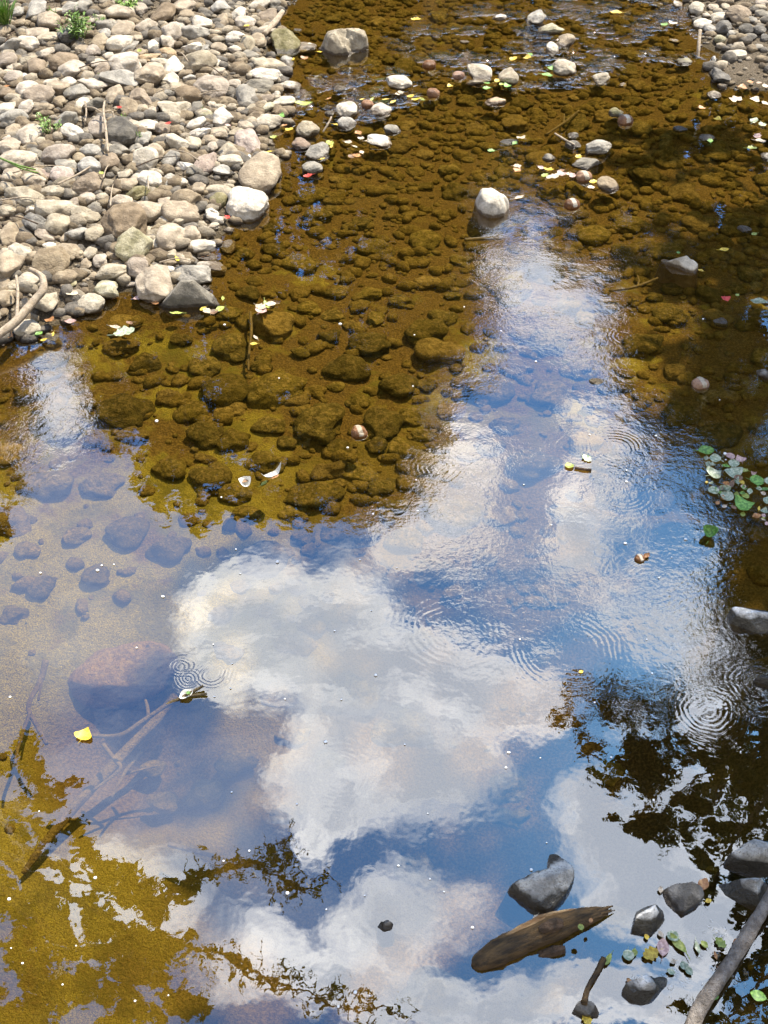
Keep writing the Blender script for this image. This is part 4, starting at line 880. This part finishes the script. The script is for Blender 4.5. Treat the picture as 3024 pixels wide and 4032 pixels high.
leaf(*c2(1142,453),26,'r','oval',label='small red leaf between the whitish waterline boulder and the shallows')
for a in ((890,663,'y',34,'lance'),(1050,640,'o',40,'lance'),(360,835,'p',50,'oval'),(355,978,'k',44,'oval'),(580,1005,'p',44,'lance'),(885,935,'v',44,'lance'),(1040,925,'p',36,'lobed'),(1075,930,'n',36,'oval'),(1105,915,'v',36,'oval'),
          (1020,915,'y',28,'oval'),(1310,905,'p',44,'lobed'),(1340,895,'v',50,'lance'),(1320,925,'k',40,'heart'),(1360,890,'p',38,'oval'),(1275,1090,'y',26,'oval'),(1285,1058,'p',30,'lance'),(245,972,'o',34,'heart'),(50,1050,'o',30,'heart'),(195,1038,'g',30,'oval'),
          (220,1070,'y',24,'oval'),(265,1042,'y',26,'lance'),(650,985,'n',26,'oval'),(1120,862,'v',30,'lance'),(780,885,'o',28,'oval'),(690,860,'k',30,'oval'),(580,855,'o',22,'oval')):
    leaf(*c2(a[0], a[1]), a[3], a[2], a[4], z=.012)
leaf(*c2(625,1032),74,'s','lobed',label='large pale green lobed leaf floating in the left inlet',rot=.4)
leaf(1075,1880,88,'w','lance',rot=.75,curl=2.2,label='curled white husk shaped like a boat, floating beside the ring-like husk',stem=False,cat='husk',group='white husks on the water')
leaf(966,1912,52,'w','round',rot=1.9,curl=1.6,label='open white ring-like husk holding a brown scrap',stem=False,cat='husk',group='white husks on the water')
leaf(735,2738,56,'w','oval',rot=.7,curl=1.0,label='white husk pierced by the thin branch in the left pool',stem=False,cat='husk',group='white husks on the water'); LAND[(735,2738)] = 'the pierced white husk'
leaf(966,1895,26,'n','oval',z=.02,curl=.5,label='small brown scrap sitting in the ring-like husk')
leaf(1083,1878,34,'o','lance',z=.02,rot=.75,curl=.5,label='thin orange scrap lying inside the boat-shaped husk')
leaf(1040,1902,34,'v','lance',rot=.9,label='narrow yellow-green leaf touching the boat-shaped husk')
leaf(741,2728,18,'g','oval',z=.02,label='tiny green leaf stuck on the pierced white husk')
for a in ((1340,480,'o',52,'oval'),(1240,600,'g',28,'oval'),(1080,822,'y',62,'lobed'),(1140,790,'k',62,'oval'),(1190,737,'s',42,'round'),(1215,770,'v',82,'lance'),(1060,738,'y',24,'oval'),(1130,725,'p',26,'oval'),(975,958,'o',26,'oval'),(1030,1045,'y',24,'oval'),
          (765,1145,'y',44,'lobed'),(1610,1030,'g',56,'oval'),(1425,768,'v',44,'lobed'),(1345,775,'v',30,'oval'),(870,850,'v',50,'lance'),(1245,880,'s',30,'round'),(1268,905,'s',36,'oval'),(1192,860,'p',24,'oval'),(515,645,'p',28,'lobed'),
          (1010,678,'g',14,'oval'),(1130,505,'p',24,'oval'),(1400,830,'o',30,'lance'),(1310,790,'s',46,'lance'),(1500,760,'o',24,'oval'),(1400,1030,'g',30,'oval'),(1365,560,'y',24,'oval'),(970,830,'s',40,'round'),(1000,815,'v',30,'oval'),(1180,910,'s',30,'oval'),(1420,900,'n',30,'lance')):
    leaf(*c7(a[0], a[1]), a[3], a[2], a[4], z=.01)
leaf(*c7(735,690),22,'v','round',z=.09,label='small green leaf lying on the rotting log')
leaf(*c7(785,657),20,'o','oval',z=.07,label='small orange leaf lying on the narrow end of the log')
def c8(x, y): return 2500+x*.4521, 1700+y*.4521
for a in ((620,170,150,'g','round'),(700,235,110,'s','round'),(830,215,90,'k','round'),(910,235,100,'k','heart'),(860,280,110,'s','round'),(700,362,155,'s','heart'),(870,372,165,'s','heart'),(930,440,70,'y','oval'),(840,460,130,'n','lance'),
          (685,515,110,'s','round'),(800,565,135,'s','round'),(1060,430,140,'g','round'),(960,640,190,'g','heart'),(1080,670,70,'y','lance'),(1060,735,90,'o','oval'),(720,620,60,'o','oval'),(625,440,42,'y','oval'),(640,285,90,'s','oval'),
          (1150,600,110,'s','oval'),(1130,500,110,'g','lance'),(860,660,70,'n','oval'),(1000,520,80,'s','oval'),(780,650,60,'p','oval'),(940,720,70,'v','oval'),(1180,440,120,'s','round'),(1120,730,60,'k','oval'),(620,230,70,'s','oval')):
    x, y = c8(a[0], a[1]); leaf(x, y, a[2]*.4521*.78, a[3], a[4], group='rounded leaves of the floating raft at the right edge')
LAND[c8(820, 420)] = 'the floating leaf raft'
rl = random.Random(9)
for k_ in range(34):
    x, y = c8(rl.uniform(640, 1180), 0); y = 1700+.4521*rl.uniform(200+(x-2790)*.9, 520+(x-2790)*1.3); leaf(x, y, rl.uniform(14, 32), rl.choice('sgkpnovs'), rl.choice(('round','oval','heart','lance')), curl=rl.uniform(.2, 1.2).__round__(1), group='small leaves of the floating raft at the right edge')
leaf(*c8(650,905),62,'g','round',curl=1.4,label='dark green folded leaf floating alone below the leaf raft',rot=1.2)
leaf(*c8(100,1085),30,'o','oval',curl=1.,label='orange-brown scrap among bright ripples at the centre right')
leaf(2242,1835,32,'v','round',label='bright lime-green leaf beside a dark twig in the centre-right pool')
leaf(2310,1805,40,'s','lobed',label='grey lobed leaf just above the lime-green leaf')
stick('twig', [(2262,1842,.006),(2300,1848,.008),(2328,1850,.006)], [5,5,5], WOOD_DARK, 'short dark twig touching the lime-green leaf', 'twig', seed=51)
leaf(2288,2645,18,'y','oval',label='tiny yellow leaf above the reflected right tree')
for a in ((30,435,'o'),(600,540,'r'),(1240,130,'y'),(700,255,'v'),(845,620,'r'),(1145,630,'k'),(510,870,'v')):
    x, y = c1(a[0], a[1]); leaf(x, y, 24, a[2], 'oval', z=.2, group='leaves on the gravel bank')

# ------------------------------------------------------------------ nuts
def nut(px, py, w, label, pale=False):
    g, t = gp(px, py, .01); o = link('nut', None, None, g) if False else None
    P, Fc = rock_shape(int(px), .08, 4, .05); P = P*np.array([1, .88, .72])
    r = w/2*t/F; o = link('nut', quick_mesh('nut', P*r, Fc, NUT), None, (g[0], g[1], r*.12)); tag(o, label, 'nut', 'brown nuts caught in the stream')
    if pale:
        V5 = P[(P[:, 2] > .3) | (P[:, 0] < 9)]; sel = [f for f in Fc if all(abs(P[i][0]*.8+P[i][1]*.3) < .3 and P[i][2] > 0.05 for i in f)]
        idx = sorted({i for f in sel for i in f}); mp_ = {a: b for b, a in enumerate(idx)}
        if sel: link('glare_band', quick_mesh('glare_band', P[idx]*r*1.015, np.array([[mp_[i] for i in f] for f in sel]), NUTP), o)  # wet-top glare painted on as a pale strip of shell
    LAND[(px, py)] = None
nut(*c3(1040,385),54,'reddish nut in the riffle, farther left of the two by the craggy stone'); nut(*c3(1215,447),50,'reddish nut touching the craggy white riffle stone')
nut(*c3(675,620),50,'round brown nut beyond the low oval ringed stone'); nut(*c3(1065,552),52,'brown nut at the right end of the yellow leaf drift')
nut(*c4(750,767),62,'orange-brown nut touching the olive mid-stream stone', True); nut(*c4(485,1127),64,'round brown nut with a pale glare band below the wide cluster stone', True)
nut(*c4(410,1302),64,'orange nut alone below the mid-stream cluster', True); nut(*c6(1300,1232),66,'brown nut with a white glare band in the dark right water', True)
nut(1415,1700,66,'reddish-brown nut with a white glare strip over the submerged stones of the middle', True)
nut(2520,2195,44,'half-sunk brown nut in the bright ripples at the centre right', True)
LAND = {k: v for k, v in LAND.items() if v}

# ------------------------------------------------------------------ fluff specks and bubbles
Vb, Fb = ICO[2]; fl = quick_mesh('fluff', Vb*np.array([1, 1, .5]), Fb, FLUFF)
rr = random.Random(5)
for k in range(90):
    py = rr.uniform(1200, 4030); px = rr.uniform(0, 2700) if py > 2200 else rr.uniform(500, 2900)
    g, t = gp(px, py, .003)
    if tz(g[0], g[1]) > -.03: continue
    o = link('fluff_speck', fl, None, g); s = rr.choice((3, 3.5, 4, 5, 7))*t/F; o.scale = (s, s*rr.uniform(.7, 1.1), s)
    tag(o, 'tiny white speck of fluff floating on the pool', 'fluff', 'white fluff specks floating on the pool')
bub = quick_mesh('bubble', ICO[3][0], ICO[3][1], BUB)
def bubble(px, py, r):
    g, t = gp(px, py, 0); o = link('bubble', bub, None, (g[0], g[1], .001)); s = r*t/F; o.scale = (s, s, s*.8)
    tag(o, 'clear bubble among the floating leaves beside the thick branch', 'bubble', 'bubbles gathered beside the thick branch')
for k in range(60):
    a = rr.random(); cx, cy = c7(1250+rr.gauss(0, 110), 930+rr.gauss(0, 70)) if a < .45 else c7(1420+rr.gauss(0, 70), 760+rr.gauss(0, 60)) if a < .75 else c7(1560+rr.gauss(0, 60), 960+rr.gauss(0, 60))
    bubble(cx, cy, rr.choice((5, 6, 8, 12)))

# ------------------------------------------------------------------ weeds and grass on the bank
def weed(px, py, w, h, n, label, leafw=.16, kind='weed'):
    g, t = gp(px, py+h/2, .15); z0 = tz(g[0], g[1])+.02; g, t = gp(px, py+h/2, z0)
    Wd, Hd = w*t/F, h*t/F; root = bpy.data.objects.new('weed' if kind == 'weed' else 'grass_tuft', None); C.objects.link(root); root.location = g
    tag(root, label, 'weed' if kind == 'weed' else 'grass', 'green plants on the gravel bank')
    V = []; Fq = []; SV = []; SF = []; r_ = random.Random(int(px+py))
    for k in range(n):
        a = r_.uniform(0, 6.28); rad0 = r_.uniform(.02, .5)*Wd; base = np.array([math.cos(a)*rad0*.4, math.sin(a)*rad0*.4, 0.]); tip = np.array([math.cos(a)*rad0, math.sin(a)*rad0, Hd*r_.uniform(.4, 1.1)])
        i0 = len(SV); d = .0025
        for p in (base, tip):
            SV += [p+np.array([d, 0, 0]), p+np.array([-d*.5, d*.86, 0]), p+np.array([-d*.5, -d*.86, 0])]
        SF += [(i0, i0+1, i0+4, i0+3), (i0+1, i0+2, i0+5, i0+4), (i0+2, i0, i0+3, i0+5)]
        m_ = 1 if kind == 'grass' else 7
        for j in range(m_):
            ll = Hd*1.1 if kind == 'grass' else Wd*leafw*r_.uniform(.7, 1.4); b = base if kind == 'grass' else base+(tip-base)*r_.uniform(.4, 1)
            th = r_.uniform(0, 6.28); el = r_.uniform(.9, 1.3) if kind == 'grass' else r_.uniform(-.2, .8); dr = np.array([math.cos(th)*math.cos(el), math.sin(th)*math.cos(el), math.sin(el)])
            sd_ = np.array([-math.sin(th), math.cos(th), 0])*ll*(.035 if kind == 'grass' else .16)
            i0 = len(V); V += [b, b+dr*ll*.35+sd_, b+dr*ll*.35-sd_, b+dr*ll*.75+sd_*.6-np.array([0,0,ll*.04]), b+dr*ll*.75-sd_*.6-np.array([0,0,ll*.04]), b+dr*ll-np.array([0, 0, ll*.15])]
            Fq += [(i0, i0+1, i0+2), (i0+1, i0+3, i0+4, i0+2), (i0+3, i0+5, i0+4)]
    link('leaves', mesh_from('leaves', V, Fq, WEED), root)
    if kind != 'grass': link('stems', mesh_from('stems', SV, SF, WEED), root)
weed(*c1(395,130), 150, 95, 30, 'biggest leafy green weed clump, behind the striped grey stone'); LAND[c1(395,130)] = 'the big weed clump'
weed(*c1(245,625), 110, 66, 12, 'sprawling green seedling with pointed leaves on the left of the bank'); LAND[c1(245,625)] = 'the sprawling seedling'
weed(*c1(30,60), 110, 110, 60, 'bright grass tuft in the top left corner', kind='grass'); LAND[c1(30,60)] = 'the corner grass tuft'
weed(*c1(510,110), 70, 50, 12, 'small seedling right of the biggest weed clump'); weed(*c1(650,25), 130, 40, 16, 'low weeds at the top edge of the bank')
weed(*c1(700,682), 40, 30, 6, 'tiny seedling right of the dark cracked block'); weed(*c1(505,380), 24, 20, 4, 'tiny seedling beside the brown oval cobbles')
weed(*c1(806,938), 34, 26, 5, 'tiny seedling at the right end of the pale egg stone'); weed(*c1(1012,545), 26, 26, 5, 'tiny seedling right of the flat pale slab')
weed(*c1(270,65), 50, 40, 8, 'little weed left of the biggest clump'); weed(*c1(625,590), 40, 24, 6, 'flat seedling beside the flat white stone')
stick('straw', [(0,622,.30),(70,650,.32),(140,668,.24)], [4,4,3], WEED, 'yellow-green grass blade lying over the wide tan boulder', 'grass blade', seed=60)
stick('straw', [(20,632,.28),(90,665,.28),(150,680,.22)], [3,3,2], WEED, 'second thinner grass blade beside the first on the wide tan boulder', 'grass blade', seed=61)
tag(place_rock(*c1(345,182), 115*K1, 92*K1, MAT['d'], .9, hero=True, name='boulder'), 'striped dark grey stone in front of the biggest weed clump', 'boulder', 'boulders along the left bank')

# ------------------------------------------------------------------ trees (seen mirrored in the water)
def mirror_pt(px9, py9, yt=None, z=None):
    """where a thing must stand for its mirror image to be seen at this place, given its distance or height"""
    p, t = gp(px9*S9, py9*S9)
    s = yt/p[1] if yt else (z+CAM_H)/CAM_H
    return np.array([p[0]*s, p[1]*s, -CAM_H+s*CAM_H]), t*s
def tree(name, label, cat, base, blobs, leaf_s, fol, cover=2.6, group=None, seed=0, trunk_r=.22, thin=None):
    rs_ = np.random.RandomState(seed); root = bpy.data.objects.new(name, None); C.objects.link(root); root.location = base
    tag(root, label, cat, group); base = np.array(base, float)
    VV = []
    for c, r in blobs:
        r = np.asarray(r); area = math.pi*r[0]*r[2]; n = int(cover*area/(leaf_s*leaf_s*.32))
        n = min(n, 5200)
        # leaves sit in clumps
        ncl = max(10, n//28); cl = rs_.normal(size=(ncl, 3)); cl /= np.linalg.norm(cl, axis=1)[:, None]; cl *= (rs_.rand(ncl, 1)**.42)*1.05
        P = cl[rs_.randint(ncl, size=n)]+rs_.normal(size=(n, 3))*.10
        P = P*r + c - base
        a = rs_.normal(size=(n, 3)); a /= np.linalg.norm(a, axis=1)[:, None]; b = rs_.normal(size=(n, 3)); b -= (a*b).sum(1)[:, None]*a; b /= np.linalg.norm(b, axis=1)[:, None]
        ls = leaf_s*(.6+.8*rs_.rand(n, 1)); a = a*ls*.5; b = b*ls*.28
        VV.append(np.stack([P-a, P+b, P+a, P-b], 1).reshape(-1, 3))
    V = np.concatenate(VV); Fc = np.arange(len(V)).reshape(-1, 4)
    link('crown', quick_mesh('crown', V, Fc, fol, False), root)
    top = max((b for b in blobs), key=lambda b: b[0][2])[0]
    mid = base*.5+top*.5; mid = mid+np.array([.2, .3, 0])
    me, org = tube('trunk', [base-np.array([0,0,.3]), mid, top], [trunk_r, trunk_r*.7, trunk_r*.2], TRUNK, seg=10, sub=5, seed=seed)
    link('trunk', me, root, Vector(org)-Vector(base))
    for k, (c, r) in enumerate(blobs[:9]):
        f = rs_.uniform(.35, .75); p0 = base*(1-f)+top*f
        if np.linalg.norm(c-p0) < .5: continue
        me, org = tube('limb', [p0, (p0+c)/2+np.array([0, 0, .1*np.linalg.norm(c-p0)]), c], [trunk_r*.4, trunk_r*.25, trunk_r*.08], TRUNK, seg=8, sub=4, seed=seed+k)
        link('limb', me, root, Vector(org)-Vector(base))
    return root
def far_blob(px9, py9, rx, ry, yt):
    c, t = mirror_pt(px9, py9, yt=yt); k = t/(F/S9)
    return c, (rx*k, min(rx, ry)*k, ry*k*1.15)
def near_blob(px9, py9, rx, ry, z):
    c, t = mirror_pt(px9, py9, z=z); k = t/(F/S9); return c, (rx*k, ry*k*.9, ry*k*.7)
def far_tree(label, blobs, yt, seed, fol=0, base=None, cover=5.5, ls=.32):
    bl = [far_blob(*b, yt+((i*37) % 5-2)*.5) for i, b in enumerate(blobs)]
    bx = np.mean([b[0][0] for b in bl]); by = np.mean([b[0][1] for b in bl])
    return tree('tree', label, 'tree', (bx, by+.5, tz(bx, by)), bl, ls, FOL[fol], cover, 'trees on the far bank mirrored in the stream', seed)
far_tree('tall dark tree mirrored at the left edge of the pool', [(-60,880,130,200),(-140,700,160,250),(-10,1010,50,90),(30,830,50,90),(-40,1120,60,60)], 24, 1)
far_tree('broad tree mirrored as the left part of the dark mass', [(250,600,220,200),(300,800,130,130),(330,900,110,120),(240,900,45,60),(400,990,95,90),(440,1060,70,60),(330,1040,40,50),(470,860,150,160),(350,1085,24,45),(430,1120,26,30),(500,1080,50,50)], 24, 2)
far_tree('broad tree mirrored as the centre of the dark mass', [(600,600,260,200),(640,820,190,190),(600,1000,120,110),(700,1020,110,100),(560,1070,60,50),(740,1090,60,50),(640,1080,60,40),(780,900,130,150)], 24.5, 3, 1)
far_tree('tall tree mirrored as the right shoulder of the dark mass', [(830,980,100,120),(870,840,130,150),(930,720,130,150),(900,560,180,180),(970,800,60,60),(800,1070,70,60),(1010,700,60,60),(1040,620,50,60),(860,1050,50,50)], 23.5, 4)
far_tree('slender tree mirrored left of the narrow sky gap', [(860,400,190,200),(930,330,110,160),(800,250,260,180),(1000,560,50,70)], 25, 5, 1)
far_tree('tree mirrored right of the narrow sky gap', [(1300,420,170,150),(1280,300,190,150),(1360,560,120,90),(1250,520,70,60),(1420,680,120,120),(1400,800,90,110)], 25, 6)
far_tree('tall tree mirrored along the right edge', [(1560,500,200,240),(1500,720,150,170),(1430,850,100,80),(1500,900,120,80),(1600,850,130,160),(1450,960,70,40),(1580,990,90,60)], 24, 7)
far_tree('low tree closing the foot of the sky gap', [(1100,150,260,150),(1080,240,110,60),(900,120,260,180),(1350,120,260,180)], 27, 8)
far_tree('bushy tree mirrored at the top left behind the bank', [(300,250,300,260),(0,350,300,300),(550,120,260,200)], 26, 9, 1)
far_tree('bushy tree mirrored at the top right', [(1650,200,280,260),(1850,500,260,300)], 26, 10, 1)
V = []; rw = np.random.RandomState(77)
n = 26000; wx = rw.uniform(-42, 42, n); top_ = 11.5+2.2*np.sin(wx*.5)+1.2*np.sin(wx*1.7+1); wz = top_*rw.rand(n)**.9; wy = 33+rw.normal(size=n)*1.6+np.abs(wx)*-.12
P = np.stack([wx, wy, wz], 1); a = rw.normal(size=(n, 3)); a /= np.linalg.norm(a, axis=1)[:, None]; b = rw.normal(size=(n, 3)); b -= (a*b).sum(1)[:, None]*a; b /= np.linalg.norm(b, axis=1)[:, None]
V = np.stack([P-a*.42, P+b*.26, P+a*.42, P-b*.26], 1).reshape(-1, 3)
tag(link('woods', quick_mesh('woods', V, np.arange(len(V)).reshape(-1, 4), FOL[0], False)), 'far dark woods behind the bank trees', 'woods', kind='stuff')
# overhanging trees near the viewer
rb = [near_blob(*b) for b in [(1290,1490,75,55,8),(1230,1560,50,40,7.6),(1380,1540,100,80,8),(1350,1650,110,80,8),(1460,1660,110,90,8.3),(1390,1780,80,60,8),(1490,1790,90,80,8.3),(1540,1890,70,70,8),(1590,1690,90,110,8.3),(1650,1860,90,120,8),(1660,1520,80,110,8.5),(1720,1700,100,130,8.5),(1600,1600,90,70,8.2),(1615,1680,70,60,7.4),(1560,1450,60,50,8.4)]]
tree('overhanging_tree', 'leafy tree leaning over the pool from the right bank, mirrored as a ragged dark crown', 'tree', (5.2, 6.0, tz(5.2, 6.0)), rb, .125, FOL[1], 5.0, None, 21, .14)
rb = [near_blob(*b) for b in [(1640,1160,60,60,5.2),(1620,1250,50,60,5.2),(1680,1320,60,70,5.4),(1560,900,110,80,5.5),(1620,1020,90,60,5.5),(1700,1200,100,120,5.5)]]
def shade_blob(px9, py9, r, z):
    p, t = gp(px9*S9, py9*S9); return np.array([p[0]+z*sd.x/sd.z, p[1]+z*sd.y/sd.z, z]), (r, r, r*.7)
rb += [shade_blob(*q) for q in [(1560,500,.55,5.5),(1660,560,.6,5.5),(1650,680,.6,5.6),(1600,800,.5,5.4),(1700,800,.7,5.6),(1640,960,.6,5.4),(1560,950,.35,5.4),(1720,1000,.7,5.6)]]
tree('overhanging_tree', 'second tree on the right bank mirrored beside the floating leaf raft', 'tree', (6.2, 6.8, tz(6.2, 6.8)), rb, .12, FOL[0], 4.5, None, 22, .16)
rb = [near_blob(*b) for b in [(1620,2080,110,110,3.6),(1560,2210,110,80,3.6),(1700,1950,90,120,3.8)]]
tree('overhanging_shrub', 'dense shrub on the near right bank mirrored in the bottom right corner', 'shrub', (2.6, 2.2, tz(2.6, 2.2)), rb, .08, FOL[0], 4, None, 23, .06)
rb = [near_blob(*b) for b in [(40,1650,60,70,7),(110,1700,60,50,7),(60,1790,90,80,7),(150,1800,45,60,7),(40,1950,120,110,7),(200,1900,80,80,7),(290,1940,80,60,7),(180,2060,170,100,7.2),(340,2030,70,60,7),(90,2190,170,110,7.2),(290,2160,110,90,7.2),(380,2180,70,60,7),(440,1890,35,14,7),(400,1920,40,22,7)]]
tree('overhanging_tree', 'tree at the near left mirrored over the yellow sandy bed', 'tree', (-5.2, 5.0, tz(-5.2, 5.0)), rb, .16, FOL[1], 7.0, None, 24, .2)
def twigline(label, pts, z, r, seed):
    root = None; W = [mirror_pt(a, b, z=z+i*.02)[0] for i, (a, b) in enumerate(pts)]
    me, org = tube('bough', W, [r*(1-.8*i/(len(W)-1)) for i in range(len(W))], TRUNK, seg=7, sub=4, seed=seed, lump=.2)
    o = link('bough', me, None, org); rs_ = np.random.RandomState(seed); V = []
    tag(o, label, 'branch', 'boughs hanging over the pool from the left')
    for i in range(len(W)-1):
        for k in range(34):
            f = rs_.rand(); p = W[i]*(1-f)+W[i+1]*f+rs_.normal(size=3)*np.array([.10, .10, .06]); a = rs_.normal(size=3)*.045; b = np.cross(a, rs_.normal(size=3)); b = b/np.linalg.norm(b)*.02
            V += [p-a-org, p+b-org, p+a-org, p-b-org]
    link('leaves', quick_mesh('leaves', np.array(V), np.arange(len(V)).reshape(-1, 4), FOL[0], False), o)
twigline('upper drooping bough mirrored above the lower left cloud', [(330,1960),(430,1890),(500,1868),(560,1862),(600,1885),(650,1925),(690,1895)], 7, .05, 71)
twigline('short side spray mirrored beside the upper drooping bough', [(600,1885),(615,1850),(618,1815)], 7.1, .02, 72)
twigline('lower long bough mirrored near the bottom edge', [(330,2040),(420,2055),(500,2075),(560,2105),(640,2130),(720,2170),(880,2190)], 7, .05, 73)

# ------------------------------------------------------------------ labels that single each small stone or leaf out
ORD = ['', 'second ', 'third ', 'fourth ', 'fifth ', 'sixth ', 'seventh ', 'eighth ', 'ninth ', 'tenth ', 'eleventh ', 'twelfth ']
keys = {}
for (o, px, py, desc, noun, grp) in auto:
    cand = sorted(LAND.items(), key=lambda kv: math.hypot(kv[0][0]-px, (kv[0][1]-py)*1.3))
    (lx, ly), ph = cand[0]; dx, dy = px-lx, (py-ly)*1.3
    side = ('right of' if dx > 0 else 'left of') if abs(dx) > abs(dy) else ('in front of' if dy > 0 else 'beyond')
    keys.setdefault((desc, noun, side, ph), []).append((math.hypot(dx, dy), o, grp))
for (desc, noun, side, ph), lst in keys.items():
    lst.sort(key=lambda q: q[0])
    for i, (d, o, grp) in enumerate(lst):
        o['category'] = noun; o['group'] = grp
        if len(lst) == 1: o['label'] = f"{desc} {noun} {side} {ph}"
        else: o['label'] = f"{desc} {noun}, {(ORD[i]+'nearest') if i < len(ORD) else 'farthest'} {side} {ph}"
print('auto labels', len(auto), 'objects', len(bpy.data.objects))
